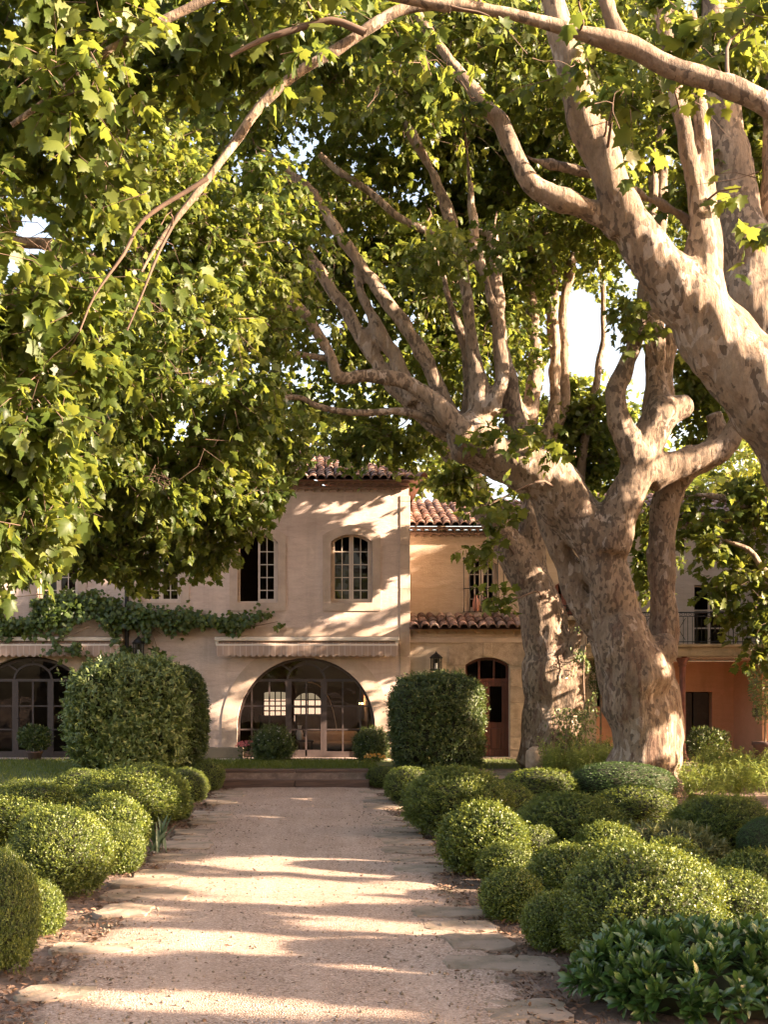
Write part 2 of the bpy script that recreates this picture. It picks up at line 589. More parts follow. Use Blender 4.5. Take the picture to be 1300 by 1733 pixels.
M['grass'] = mat_leaf('grass_blade', (0.06, 0.09, 0.012), (0.12, 0.155, 0.02), (0.22, 0.24, 0.05), (0.20, 0.24, 0.03), 0.03, 0.35)
M['mulch'] = mat_leaf('dry_leaf', (0.06, 0.035, 0.022), (0.17, 0.10, 0.065), (0.33, 0.22, 0.15), (0.15, 0.09, 0.05), 0.02, 0.1)
M['petal'] = mat_leaf('petal', (0.45, 0.07, 0.06), (0.6, 0.16, 0.14), (0.75, 0.3, 0.26), (0.5, 0.1, 0.1), 0.03, 0.3)
M['white_petal'] = mat_leaf('white_petal', (0.5, 0.45, 0.4), (0.6, 0.55, 0.5), (0.75, 0.7, 0.62), (0.5, 0.45, 0.4), 0.03, 0.3)
M['shadow_core'] = mat_simple('shaded_inside', (0.030, 0.032, 0.012), 1.0, 0.4, 9)  # near-black colour stands in for the shade inside a shrub
M['gravel'] = mat_gravel()
M['soil'] = mat_soil()
M['lawn'] = mat_simple('lawn_turf', (0.075, 0.095, 0.02), 1.0, 0.4, 12, bumps=0.6)
M['glass'] = mat_glass('window_glass', 0.02)
M['frame'] = mat_simple('steel_frame', (0.05, 0.034, 0.03), 0.5, 0.15, 12, bumps=0.05)
M['cream'] = mat_simple('cream_paint', (0.60, 0.48, 0.38), 0.6, 0.1, 8, bumps=0.06)
M['door'] = mat_wood('mahogany_door', (0.065, 0.016, 0.010), (0.16, 0.045, 0.026), 'Z', 0.4)
M['timber'] = mat_wood('weathered_timber', (0.045, 0.026, 0.018), (0.17, 0.10, 0.07), 'X', 0.85)
M['iron'] = mat_simple('black_iron', (0.018, 0.016, 0.015), 0.5, 0.2, 10, 0.4, 0.05)
M['rust'] = mat_simple('red_iron', (0.19, 0.06, 0.04), 0.6, 0.3, 8, 0.0, 0.15)
M['fabric'] = None
M['alu'] = mat_simple('cream_casing', (0.68, 0.60, 0.50), 0.4, 0.05, 5, bumps=0.0)
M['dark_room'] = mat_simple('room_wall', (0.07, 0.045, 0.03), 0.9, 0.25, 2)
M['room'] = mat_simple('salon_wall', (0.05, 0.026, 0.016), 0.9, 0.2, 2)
M['linen'] = mat_simple('linen', (0.30, 0.25, 0.21), 0.9, 0.1, 10)
M['darkwood'] = mat_simple('dark_wood', (0.035, 0.02, 0.015), 0.5, 0.3, 8)
M['ceramic'] = mat_simple('white_ceramic', (0.7, 0.65, 0.6), 0.3, 0.05, 5, bumps=0)
M['terracotta'] = mat_simple('pot_clay', (0.10, 0.06, 0.05), 0.8, 0.2, 6)


def mat_fabric():
    m, nt, b = new_mat('awning_cloth')
    v = coords(nt)
    wv = nt.nodes.new('ShaderNodeTexWave'); wv.bands_direction = 'X'; wv.inputs['Scale'].default_value = 2.1
    nt.links.new(v, wv.inputs['Vector'])
    c = ramp(nt, wv.outputs['Fac'], [(0.9, (0.40, 0.285, 0.225)), (0.97, (0.50, 0.39, 0.32))])
    nt.links.new(c, b.inputs['Base Color'])
    b.inputs['Roughness'].default_value = 0.9
    return m


M['fabric'] = mat_fabric()


def mat_emit(name, col, s):
    m, nt, b = new_mat(name)
    b.inputs['Emission Color'].default_value = (*col, 1)
    b.inputs['Emission Strength'].default_value = s
    b.inputs['Base Color'].default_value = (*col, 1)
    return m


M['bulb'] = mat_emit('lit_bulb', (1.0, 0.42, 0.14), 14.0)

# ------------------------------------------------------------------ leaves
PLANE = np.array([(0, 0), (0.14, -0.08), (0.40, -0.06), (0.33, 0.10), (0.43, 0.20), (0.55, 0.40), (0.42, 0.43), (0.28, 0.47), (0.30, 0.66), (0.16, 0.74),
                  (0, 1.0), (-0.15, 0.75), (-0.29, 0.68), (-0.27, 0.49), (-0.42, 0.45), (-0.56, 0.43), (-0.43, 0.22), (-0.33, 0.11), (-0.42, -0.05), (-0.15, -0.08)])
PLANE_LO = np.array([(0, 0), (0.40, -0.05), (0.36, 0.16), (0.54, 0.42), (0.29, 0.52), (0, 1.0), (-0.28, 0.52), (-0.54, 0.42), (-0.36, 0.16), (-0.40, -0.05)])


def fan_template(outline, cy, curl=0.24, cup=0.22):
    v = np.vstack([[(0, cy)], outline])
    z = -curl * v[:, 1] ** 2 - cup * np.abs(v[:, 0]) * 1.2
    z[0] += 0.02
    n = len(outline)
    f = np.array([(0, 1 + i, 1 + (i + 1) % n) for i in range(n)])
    return np.column_stack([v, z]), f


T_PLANE = fan_template(PLANE, 0.30)
T_LO = fan_template(PLANE_LO, 0.30)


def oval_template(w, pts=3, fold=0.25, curl=0.2, peak=0.85):
    """lens-shaped blade folded on its midrib: quads as two triangles"""
    ys = np.linspace(0, 1, pts + 2)
    v = [(0, 0, 0)]
    for y in ys[1:-1]:
        h = w * math.sin(math.pi * y ** peak)
        v += [(-h, y, h * fold - curl * y * y), (0, y, -curl * y * y), (h, y, h * fold - curl * y * y)]
    v.append((0, 1, -curl))
    f = [(0, 2, 1), (0, 3, 2)]
    for k in range(pts - 1):
        a = 1 + 3 * k
        f += [(a, a + 1, a + 4), (a, a + 4, a + 3), (a + 1, a + 2, a + 5), (a + 1, a + 5, a + 4)]
    a = 1 + 3 * (pts - 1)
    e = len(v) - 1
    f += [(a, a + 1, e), (a + 1, a + 2, e)]
    return np.array(v, float), np.array(f)


T_BOX = (np.array([(0, 0, 0), (-0.30, 0.5, 0.06), (0.30, 0.5, 0.06), (0, 1, -0.08)]), np.array([(0, 2, 1), (1, 2, 3)]))
T_OVAL = oval_template(0.20, 2)
T_OBOV = oval_template(0.17, 3, 0.3, 0.15, 1.7)
T_LANCE = oval_template(0.11, 2, 0.2, 0.3)
T_BLADE = (np.array([(-0.035, 0, 0), (0.035, 0, 0), (0.0, 1, -0.25), (0.03, 0.6, -0.08)]), np.array([(0, 1, 3), (0, 3, 2)]))


def leaf_arrays(pos, axis, nrm, size, tmpl):
    V, Fc = tmpl
    axis = norm(axis)
    nrm = norm(nrm - axis * np.sum(nrm * axis, 1, keepdims=True))
    side = np.cross(axis, nrm)
    hs = (np.arange(len(pos)) * 0.618034) % 1.0
    h2 = (np.arange(len(pos)) * 0.754878) % 1.0
    cz = (0.2 + 1.9 * hs)[:, None, None]
    wd = (0.78 + 0.4 * h2)[:, None, None]
    P = pos[:, None, :] + size[:, None, None] * (V[None, :, 0:1] * wd * side[:, None] + V[None, :, 1:2] * axis[:, None] + V[None, :, 2:3] * cz * nrm[:, None])
    n = len(V)
    faces = (Fc[None] + (np.arange(len(pos)) * n)[:, None, None]).reshape(-1, 3)
    return P.reshape(-1, 3), faces


def leaves_obj(name, pos, axis, nrm, size, tmpl, mat, parent, tint=None, r=rng, extra=None, extra_mat=None):
    v, f = leaf_arrays(pos, axis, nrm, size, tmpl)
    if tint is None:
        tint = np.clip(r.normal(0.5, 0.22, len(pos)), 0, 1)
    t = np.repeat(tint, len(tmpl[0]))
    mats, midx = None, None
    if extra is not None:
        ev, ef = extra
        midx = np.concatenate([np.zeros(len(f), int), np.ones(len(ef), int)])
        f = np.vstack([f, ef + len(v)])
        v = np.vstack([v, ev])
        t = np.concatenate([t, np.full(len(ev), 0.5)])
        mats = [mat, extra_mat]
    return mesh_obj(name, v, f, mat, parent, tint=t, mats=mats, midx=midx)


def rand_dir(n, r):
    return norm(r.normal(size=(n, 3)))


# ------------------------------------------------------------------ where the sun gets through (gaps in the crowns)
LIT = []   # (point, radius): leaves standing between the point and the sun are thinned


def lit(px, py, Y, r, tmin=1.2):
    LIT.append((W(px, py, Y), r, tmin))


def lit_ground(px, py, r, z=0.0):
    Y = F * (EYE - z) / (py - HZ)
    LIT.append((W(px, py, Y), r, 1.5))


def sun_keep(p, pad=0.0):
    keep = np.ones(len(p), bool)
    for T, r, tmin in LIT:
        d = p - T
        t = d @ S
        q = np.linalg.norm(d - t[:, None] * S, axis=1)
        keep &= ~((t > tmin) & (q < max(r, 0.10) + pad))
    return keep


for px, py, r in [(470, 1384, .13), (560, 1386, .10), (600, 1390, .08), (520, 1412, .07), (480, 1440, .09), (560, 1443, .08), (590, 1470, .06), (440, 1472, .06),
                  (330, 1497, .20), (450, 1500, .18), (560, 1505, .14), (680, 1505, .12), (260, 1490, .14), (740, 1500, .10),
                  (330, 1525, .06), (450, 1528, .07), (560, 1560, .06),
                  (170, 1582, .16), (260, 1590, .2), (370, 1598, .2), (480, 1606, .16), (590, 1616, .12), (650, 1640, .06), (540, 1570, .06), (610, 1566, .05),
                  (140, 1545, .12), (90, 1595, .1), (200, 1698, .08), (330, 1702, .10), (450, 1708, .07), (60, 1675, .08), (690, 1390, .08), (650, 1385, .08)]:
    lit_ground(px, py, r * 1.35)
for px, py, r in [(400, 1498, .2), (510, 1503, .2), (620, 1505, .18), (220, 1586, .2), (310, 1594, .22), (430, 1603, .2), (530, 1610, .16), (130, 1600, .14), (390, 1705, .12), (270, 1700, .12), (520, 1386, .14), (440, 1383, .12), (500, 1442, .1)]:
    lit_ground(px, py, r)


# foliage never hangs below this line (measured on the garden view): x -> y
_BX = [-400, 0, 60, 110, 150, 230, 300, 350, 400, 440, 475, 495, 512, 530, 545, 570, 592, 612, 625, 655, 680, 700, 725, 760, 800, 850, 900, 1060, 1080, 1150, 1200, 1300, 1700]
_BY = [1020, 1010, 1000, 955, 985, 1020, 1000, 985, 960, 930, 890, 850, 790, 775, 770, 790, 850, 800, 770, 780, 830, 838, 800, 850, 880, 870, 850, 850, 1000, 1100, 1115, 1140, 1140]
GAPS = [(58, 392, 34, 40), (982, 560, 42, 75), (935, 640, 18, 40), (15, 445, 16, 25)]


def view_keep(p, slack=0, prob=None):
    px, py = proj(p)
    q = np.asarray(p, float)
    k = py < np.interp(px, _BX, _BY) + slack + np.where(px < 640, 60 * vnoise(q * [1, .6, .25], 2.6) + 22 * vnoise(q + 9, 6.0) - 14, 0)
    for gx, gy, rx, ry in GAPS:
        k &= ((px - gx) / rx) ** 2 + ((py - gy) / ry) ** 2 > 1
    return k


# ------------------------------------------------------------------ trees
def px_limb(pts, Y, bend=0.0):
    """limb from (px, py, width px[, Y]) rows -> points, radii in metres"""
    P, R = [], []
    for i, q in enumerate(pts):
        y = q[3] if len(q) > 3 else Y
        P.append(W(q[0], q[1], y))
        R.append(max(q[2], 2) * y / F / 2)
    return np.array(P), np.array(R)


class Tree:
    def __init__(s, name, base, label, cat='tree', group=None, seed=1):
        s.root = empty(name, base, label, cat, group)
        s.r = np.random.default_rng(seed)
        s.thick, s.thin = [], []
        s.nodes, s.nrad = [], []
        s.leaf = [[], [], [], []]
        s.twv, s.twf, s.twn = [], [], 0

    def limb(s, P, R, thick=True, step=0.15):
        p, r = spline(P, R, step)
        lump = 1 + 0.10 * vnoise(p, 1.9) + 0.09 * vnoise(p + 31, 4.3) + (0 if thick else .10) * vnoise(p + 3, 9.0)
        off = np.stack([vnoise(p + 7, 2.0), vnoise(p + 17, 2.0), vnoise(p + 27, 2.0)], 1) * ((0.2 if thick else 0.7) * r)[:, None]
        p, r = p + off, r * lump
        (s.thick if thick else s.thin).append((p, r))
        s.nodes.append(p)
        s.nrad.append(r)
        return s

    def blob(s, c, rad):
        s.thick.append(('blob', np.asarray(c, float), rad))

    def wood(s, voxel=0.05, smooth=4):
        mb = MB()
        for q in s.thick:
            if isinstance(q[0], str):
                bm = bmesh.new()
                bmesh.ops.create_icosphere(bm, subdivisions=3, radius=1)
                co = np.array([v.co[:] for v in bm.verts])
                co = co * (1 + 0.13 * vnoise(co + q[1], 2.5))[:, None] * q[2] + q[1]
                bm.verts.index_update()
                mb.add(co, [[v.index for v in f.verts] for f in bm.faces])
                bm.free()
            else:
                v, f = tube_arrays(q[0], q[1], 18)
                mb.add(v, f)
        me = bpy.data.meshes.new('tmp')
        me.from_pydata(mb.v, [], mb.f)
        o = bpy.data.objects.new('tmp', me)
        COL.objects.link(o)
        md = o.modifiers.new('r', 'REMESH')
        md.mode = 'VOXEL'
        md.voxel_size = voxel
        ms = o.modifiers.new('s', 'SMOOTH')
        ms.factor = 0.5
        ms.iterations = smooth
        dg = bpy.context.evaluated_depsgraph_get()
        m2 = bpy.data.meshes.new_from_object(o.evaluated_get(dg))
        bpy.data.objects.remove(o)
        bpy.data.meshes.remove(me)
        n = len(m2.vertices)
        co = np.empty(n * 3, np.float32); m2.vertices.foreach_get('co', co); co = co.reshape(-1, 3).astype(float)
        no = np.empty(n * 3, np.float32); m2.vertices.foreach_get('normal', no); no = no.reshape(-1, 3).astype(float)
        sq = co * np.array([1, 1, 0.45])
        co += no * (0.030 * vnoise(sq, 3.0) + 0.024 * vnoise(sq + 9, 7.0) + 0.012 * vnoise(sq * [1, 1, .6] + 4, 15.0) + 0.07 * np.maximum(0, vnoise(co + 50, 2.3) - .55))[:, None]
        co -= root_loc(s.root)
        m2.vertices.foreach_set('co', co.astype(np.float32).ravel())
        m2.name = 'trunk'
        m2.materials.clear()
        m2.materials.append(M['bark'])
        m2.polygons.foreach_set('use_smooth', np.ones(len(m2.polygons), bool))
        m2.update()
        t = bpy.data.objects.new('trunk', m2)
        COL.objects.link(t)
        t.parent = s.root
        return t

    def clumps(s, c, rad, n, view=True, slack=-15, size=0.19, tw=8, nl=9, L=0.75, droop=0.25, connect=True, accept=None, tint=0.5):
        """n leaf clumps through an ellipsoid; each hangs on a side branch and carries leafy twigs"""
        r = s.r
        c, rad = np.asarray(c, float), np.asarray(rad, float)
        d = rand_dir(n * 3, r) * (r.random((n * 3, 1)) ** 0.42)
        p = c + d * rad
        if view:
            p = p[view_keep(p, slack)]
        if accept is not None:
            p = p[accept(p)]
        p = p[:n]
        if len(p) == 0:
            return s
        if connect and s.nodes:
            nod = np.concatenate(s.nodes); nr = np.concatenate(s.nrad)
            dist = np.linalg.norm(p[:, None] - nod[None], axis=2)
            order = np.argsort(dist.min(1))
            for i in order:
                dd = np.linalg.norm(nod - p[i], axis=1) + 0.6 * np.maximum(0, nod[:, 2] - p[i][2])
                j = int(np.argmin(dd))
                a, b = nod[j], p[i]
                l = np.linalg.norm(b - a)
                if l < 0.15: continue
                r0 = min(nr[j] * 0.6, 0.010 + 0.008 * l)
                mid1 = a + (b - a) * 0.35 + np.array([0, 0, 0.10 * l]) + r.normal(size=3) * 0.06 * l
                mid2 = a + (b - a) * 0.7 + np.array([0, 0, 0.08 * l]) + r.normal(size=3) * 0.05 * l
                q, rr = spline([a, mid1, mid2, b], [r0, r0 * 0.8, r0 * 0.6, r0 * 0.35 + 0.003], 0.25)
                if not view and not sun_keep(q, .03).all():
                    continue
                s.thin.append((q, rr))
                nod = np.vstack([nod, q[2:]]); nr = np.concatenate([nr, rr[2:]])
        k = len(p) * tw
        base = np.repeat(p, tw, 0) + r.normal(size=(k, 3)) * 0.10
        dr = rand_dir(k, r)
        dr[:, 2] = dr[:, 2] * 0.75 - droop
        dr = norm(dr)
        ln = L * r.uniform(0.6, 1.25, k)
        tip = base + dr * ln[:, None] - np.array([0, 0, 1]) * (0.25 * droop * ln)[:, None]
        mid = (base + tip) / 2 + r.normal(size=(k, 3)) * 0.05 + np.array([0, 0, 0.06])
        t = np.tile(np.linspace(0.2, 1.0, nl), k) + r.normal(size=k * nl) * 0.04
        B, Md, Tp, D = (np.repeat(a, nl, 0) for a in (base, mid, tip, dr))
        tt = t[:, None]
        pos = B * (1 - tt) ** 2 + 2 * Md * tt * (1 - tt) + Tp * tt * tt
        m = len(pos)
        side = norm(np.cross(D, rand_dir(m, r)))
        pos = pos + side * (0.25 * size)
        ax = norm(D * 0.45 + side * 0.8 + np.array([0, 0, -0.30 - droop * 0.5]) + r.normal(size=(m, 3)) * 0.25)
        nm = np.array([0, 0, 1.0]) + r.normal(size=(m, 3)) * 0.5
        sz = size * r.uniform(0.6, 1.25, m)
        keep = sun_keep(pos, 0.55 * size if not view else 0.3 * size)
        if view:
            keep &= view_keep(pos, slack + 22)
        if accept is not None:
            keep &= accept(pos)
        tn = np.clip(np.repeat(np.repeat(r.normal(0, 0.14, len(p)), tw), nl) + r.normal(tint, 0.2, m), 0, 1)
        for lst, a in zip(s.leaf, (pos, ax, nm, np.column_stack([sz, tn]))):
            lst.append(a[keep])
        # twigs: three-sided tapered
        tips_keep = (view_keep(tip, slack + 22) & sun_keep(tip) & sun_keep(mid) if view else sun_keep(mid, .05) & sun_keep(tip, .05) & sun_keep(base, .05))
        pts = np.stack([base, mid, tip], 1)[tips_keep]
        rad3 = np.array([0.007, 0.005, 0.0025]) * (size / 0.19)
        u = norm(np.cross(dr, rand_dir(k, r)))[tips_keep]; w = np.cross(dr[tips_keep], u)
        ang = np.arange(3) * 2 * math.pi / 3
        ring = np.cos(ang)[None, :, None] * u[:, None] + np.sin(ang)[None, :, None] * w[:, None]
        v = (pts[:, :, None] + rad3[None, :, None, None] * ring[:, None]).reshape(-1, 3)
        f = np.array([(a * 3 + i, a * 3 + (i + 1) % 3, a * 3 + 3 + (i + 1) % 3, a * 3 + 3 + i) for a in (0, 1) for i in range(3)])
        f = (f[None] + (np.arange(len(pts)) * 9)[:, None, None]).reshape(-1, 4)
        s.twv.append(v); s.twf.append(f + s.twn); s.twn += len(v)
        return s

    def finish(s, tmpl=None, mat=None, voxel=0.05, smooth=4, cell=None):
        s.wood(voxel, smooth)
        V, Fc, n = list(s.twv), list(s.twf), s.twn
        bv = []
        for p, r in s.thin:
            if r.max() > .05:
                v, f = tube_arrays(p, r, 16, False)
                bv.append((v, np.array(f)))
                continue
            v, f = tube_arrays(p, r, 12 if r.max() > .05 else 7, False)
            V.append(v); Fc.append(np.array(f) + n); n += len(v)
        if V:
            mesh_obj('branches', np.concatenate(V), np.concatenate(Fc), M['twig'] if not s.thin else M['bark_thin'], s.root, smooth=True)
        for v, f in bv:
            mesh_obj('bough', v, f, M['bark'], s.root, smooth=True)
        pos, ax, nm, sz = (np.concatenate(a) for a in s.leaf)
        leaves_obj('crown', pos, ax, nm, sz[:, 0], tmpl or T_PLANE, mat or M['leaf'], s.root, sz[:, 1])
        return len(pos)


M['bark_thin'] = mat_simple('branch_bark', (0.115, 0.072, 0.046), 0.85, 0.3, 5)

LEAVES = 0


def E(px, py, Y, rxp, ryp, rY):
    return W(px, py, Y), (rxp * Y / F, rY, ryp * Y / F)


def build_near_tree():
    global LEAVES
    Y = 13.0
    t = Tree('plane_tree', W(1570, 1465, Y), 'leaning plane tree whose sunlit patchy limb enters from the right edge of the picture', seed=11)
    t.limb(*px_limb([(1570, 1475, 260), (1562, 1380, 220), (1548, 1200, 180), (1505, 980, 158), (1412, 820, 145), (1322, 700, 132), (1252, 605, 124), (1194, 530, 112), (1148, 478, 92), (1095, 420, 74), (1052, 340, 62), (1012, 260, 54), (985, 190, 48), (965, 100, 48), (940, 20, 42), (925, -60, 36), (900, -200, 26)], Y))
    t.limb(*px_limb([(1200, 545, 96), (1192, 480, 74), (1188, 420, 54), (1183, 350, 42), (1165, 250, 36), (1145, 170, 32), (1130, 60, 27), (1115, -60, 22)], Y))
    t.limb(*px_limb([(1200, 470, 46), (1201, 400, 38), (1197, 330, 34), (1190, 220, 30), (1180, 140, 27), (1172, 20, 22)], Y + 0.15))
    t.limb(*px_limb([(1052, 392, 40), (1032, 374, 36), (960, 340, 34), (898, 308, 33), (874, 262, 29), (850, 212, 27), (800, 150, 24), (757, 92, 20), (715, 35, 15), (680, -30, 10)], Y))
    t.limb(*px_limb([(1185, 400, 28), (1150, 362, 23), (1100, 338, 20), (1050, 312, 18), (960, 285, 17), (905, 270, 14), (870, 250, 8)], Y + 0.3), step=0.1)
    # the long near bough that crosses the top of the picture
    t.limb(*px_limb([(1540, 1150, 120, 13.0), (1500, 800, 80, 12.2), (1450, 480, 60, 11.0), (1380, 260, 52, 10.2)], 11))
    t.limb(*px_limb([(1390, 275, 46, 10.2), (1300, 196, 38, 10), (1220, 150, 36, 10), (1140, 108, 33, 10), (1090, 78, 31, 10), (1040, 62, 29, 10), (960, 45, 23, 10), (860, 25, 20, 10), (760, 8, 19, 10), (690, 15, 19, 10), (640, 40, 18, 10),
                      (560, 90, 18, 10), (500, 125, 17, 10), (440, 180, 16, 10), (400, 240, 15, 10), (350, 300, 13, 10), (300, 362, 10, 10), (262, 420, 7, 10), (240, 460, 4, 10)], 10), thick=False, step=0.08)
    t.limb(*px_limb([(1048, 60, 32), (1030, 15, 28), (1012, -60, 24)], 10))
    t.limb(*px_limb([(760, 8, 22), (560, -30, 20), (400, -20, 18), (300, 20, 17), (225, 62, 16), (150, 108, 15), (100, 150, 13), (20, 212, 9)], 9.6), thick=False, step=0.08)
    t.limb(*px_limb([(620, 55, 14), (560, 35, 12), (500, 50, 11), (440, 70, 9), (390, 95, 6)], 9.9), thick=False, step=0.1)
    t.limb(*px_limb([(350, 300, 9), (245, 368, 7), (210, 430, 6), (160, 500, 4), (135, 560, 3)], 9.8), thick=False, step=0.1)
    t.limb(*px_limb([(300, 362, 7), (270, 425, 5), (240, 500, 4), (215, 560, 3)], 9.8), thick=False, step=0.1)
    a = lambda p: (lambda q: ~((q[0] > 560) & (q[1] > 190) & (p[:, 1] < 13.2)))(proj(p))
    for q, n, dr in [(E(80, 130, 10.8, 210, 190, 1.6), 34, .4), (E(40, 480, 10.8, 130, 190, 1.4), 22, .5), (E(40, 790, 10.4, 90, 150, 1.0), 20, .6),
                     (E(400, 50, 11.2, 260, 80, 1.4), 20, .35), (E(760, 50, 11.6, 200, 80, 1.5), 16, .3), (E(1080, 40, 11.5, 260, 90, 1.4), 20, .3)]:
        t.clumps(*q, n, size=0.142, droop=dr, L=0.6, accept=a, nl=13, tw=9)
    for q, n in [(E(500, 95, 9.6, 40, 30, .3), 1), (E(290, 390, 9.6, 40, 40, .3), 4), (E(130, 130, 9.2, 90, 50, .3), 3), (E(880, 20, 9.6, 120, 30, .3), 2)]:
        t.clumps(*q, n, size=0.14, droop=.4, L=0.45, tw=7, nl=8)
    for q, n in [(E(1285, 330, 12, 50, 150, 0.6), 5), (E(1040, 170, 11.5, 90, 70, .5), 5), (E(1250, 60, 11, 90, 70, .5), 6)]:
        t.clumps(*q, n, size=0.18, droop=.3, L=0.5, tw=6)
    LEAVES += t.finish(voxel=0.035)
    return t


def build_main_tree():
    global LEAVES
    Y = 22.0
    t = Tree('plane_tree', W(1085, 1345, Y), 'massive old plane tree with forked mottled trunk rising behind the clipped box mounds', seed=12)
    t.limb(*px_limb([(1092, 1385, 190), (1091, 1345, 150), (1087, 1290, 118), (1080, 1200, 106), (1066, 1120, 104), (1038, 1040, 78), (1020, 970, 76), (1008, 912, 82), (972, 866, 88), (932, 822, 84), (888, 793, 80), (842, 768, 76), (800, 744, 74)], Y))
    t.blob(W(797, 738, Y), 0.44)
    t.blob(W(822, 752, Y - 0.12), 0.38)
    t.blob(W(784, 762, Y - 0.1), 0.22)
    t.limb(*px_limb([(1100, 1330, 96), (1104, 1250, 84), (1107, 1170, 80), (1112, 1115, 76), (1126, 1080, 52), (1125, 1040, 46), (1122, 990, 46), (1119, 942, 50), (1120, 926, 45), (1124, 880, 44), (1134, 840, 44), (1156, 800, 44), (1192, 775, 50), (1218, 745, 42), (1205, 700, 30)], Y + 0.5))
    t.blob(W(1122, 1100, Y), 0.30)
    t.limb(*px_limb([(1062, 1180, 70), (1034, 1110, 52), (1002, 1050, 44), (972, 985, 44), (952, 945, 40), (932, 885, 38), (910, 830, 34), (880, 740, 36), (862, 670, 32), (850, 600, 28), (842, 500, 24), (835, 400, 20)], Y - 0.1 + 0.6))
    # right fork
    t.limb(*px_limb([(1026, 935, 70), (1040, 895, 66), (1060, 850, 62), (1082, 805, 58), (1092, 770, 62), (1108, 725, 58), (1128, 698, 56), (1166, 686, 34)], Y - 0.2))
    t.limb(*px_limb([(1090, 785, 52), (1066, 748, 44), (1047, 705, 38), (1043, 662, 35), (1060, 625, 30), (1080, 560, 24), (1090, 500, 20), (1104, 400, 16), (1108, 250, 12)], Y - 0.3), step=0.1)
    t.limb(*px_limb([(1118, 712, 52), (1114, 650, 40), (1106, 592, 36), (1110, 520, 30), (1117, 420, 26), (1122, 300, 20), (1118, 150, 14)], Y))
    t.limb(*px_limb([(1122, 700, 36), (1128, 625, 28), (1138, 560, 24), (1150, 470, 18)], Y + 0.3))
    t.limb(*px_limb([(1096, 810, 60), (1120, 796, 52), (1162, 785, 48), (1215, 765, 46), (1238, 738, 34), (1250, 700, 24)], Y - 0.1))
    # crown stems from the burl
    t.limb(*px_limb([(790, 735, 44), (760, 708, 36), (722, 666, 30), (670, 640, 26), (615, 636, 24), (574, 640, 22), (560, 602, 19), (526, 546, 17), (490, 500, 15), (462, 470, 10)], Y - 0.5), step=0.1)
    t.limb(*px_limb([(790, 735, 40), (764, 700, 30), (740, 650, 26), (718, 602, 24), (688, 556, 22), (637, 485, 20), (602, 435, 19), (572, 395, 18), (530, 330, 20), (490, 292, 16), (430, 245, 9)], Y + 0.2), step=0.1)
    t.limb(*px_limb([(785, 740, 42), (745, 722, 34), (700, 684, 29), (662, 648, 28), (628, 600, 26), (594, 540, 23), (556, 482, 20), (516, 420, 18), (470, 335, 14)], Y + 0.6), step=0.1)
    t.limb(*px_limb([(700, 684, 26), (672, 610, 26), (640, 560, 24), (612, 500, 18), (605, 450, 14)], Y + 0.4), step=0.1)
    t.limb(*px_limb([(818, 730, 50), (814, 680, 38), (806, 630, 28), (800, 560, 24), (786, 470, 21), (766, 380, 19), (735, 300, 20), (700, 235, 16), (660, 150, 10)], Y))
    t.limb(*px_limb([(834, 700, 34), (850, 645, 24), (842, 560, 19), (826, 485, 17), (808, 430, 19), (800, 350, 15), (790, 250, 10)], Y - 0.15), step=0.1)
    t.limb(*px_limb([(790, 715, 30), (797, 655, 24), (789, 592, 20), (769, 535, 17), (746, 458, 13), (720, 380, 9)], Y + 0.5), step=0.1)
    t.limb(*px_limb([(760, 725, 18), (702, 697, 13), (627, 699, 12), (575, 696, 11), (531, 684, 10), (500, 671, 10), (458, 686, 9), (423, 719, 8), (396, 750, 6)], Y - 0.3), thick=False, step=0.1)
    t.limb(*px_limb([(548, 585, 12), (505, 528, 10), (450, 524, 9), (395, 521, 7)], Y - 0.5), thick=False, step=0.1)
    t.limb(*px_limb([(560, 610, 12), (505, 598, 10), (450, 595, 9), (400, 594, 6)], Y - 0.4), thick=False, step=0.1)
    t.limb(*px_limb([(735, 395, 14), (690, 380, 13), (640, 340, 13), (590, 300, 12), (540, 262, 9)], Y + 0.4), thick=False, step=0.1)
    for q, n, sl in [(E(620, 190, 24, 400, 230, 3.0), 230, 0), (E(540, 500, 25.5, 260, 220, 1.8), 110, 0), (E(640, 735, 24.5, 130, 45, .8), 16, 0), (E(760, 480, 25.5, 180, 220, 1.8), 70, 0),
                     (E(1000, 210, 25, 280, 240, 2.4), 190, 0), (E(900, 420, 29.5, 170, 140, 1.2), 45, 0), (E(860, 868, 20.5, 60, 22, .5), 4, 0), (E(760, 420, 20.5, 160, 60, .8), 8, 0), (E(1000, 60, 20, 300, 120, 1.5), 50, 0), (E(700, 60, 19, 250, 90, 1.2), 40, 0)]:
        t.clumps(*q, n, size=0.14, droop=.3, L=0.75, slack=-15, tw=9, nl=12)
    t.clumps(*E(885, 735, 20.8, 60, 25, .5), 4, size=0.18, L=.5, tw=6, nl=7)
    t.clumps(*E(1075, 545, 21, 35, 50, .5), 5, size=0.18, L=.5, tw=6, nl=7)
    LEAVES += t.finish(voxel=0.05)
    return t


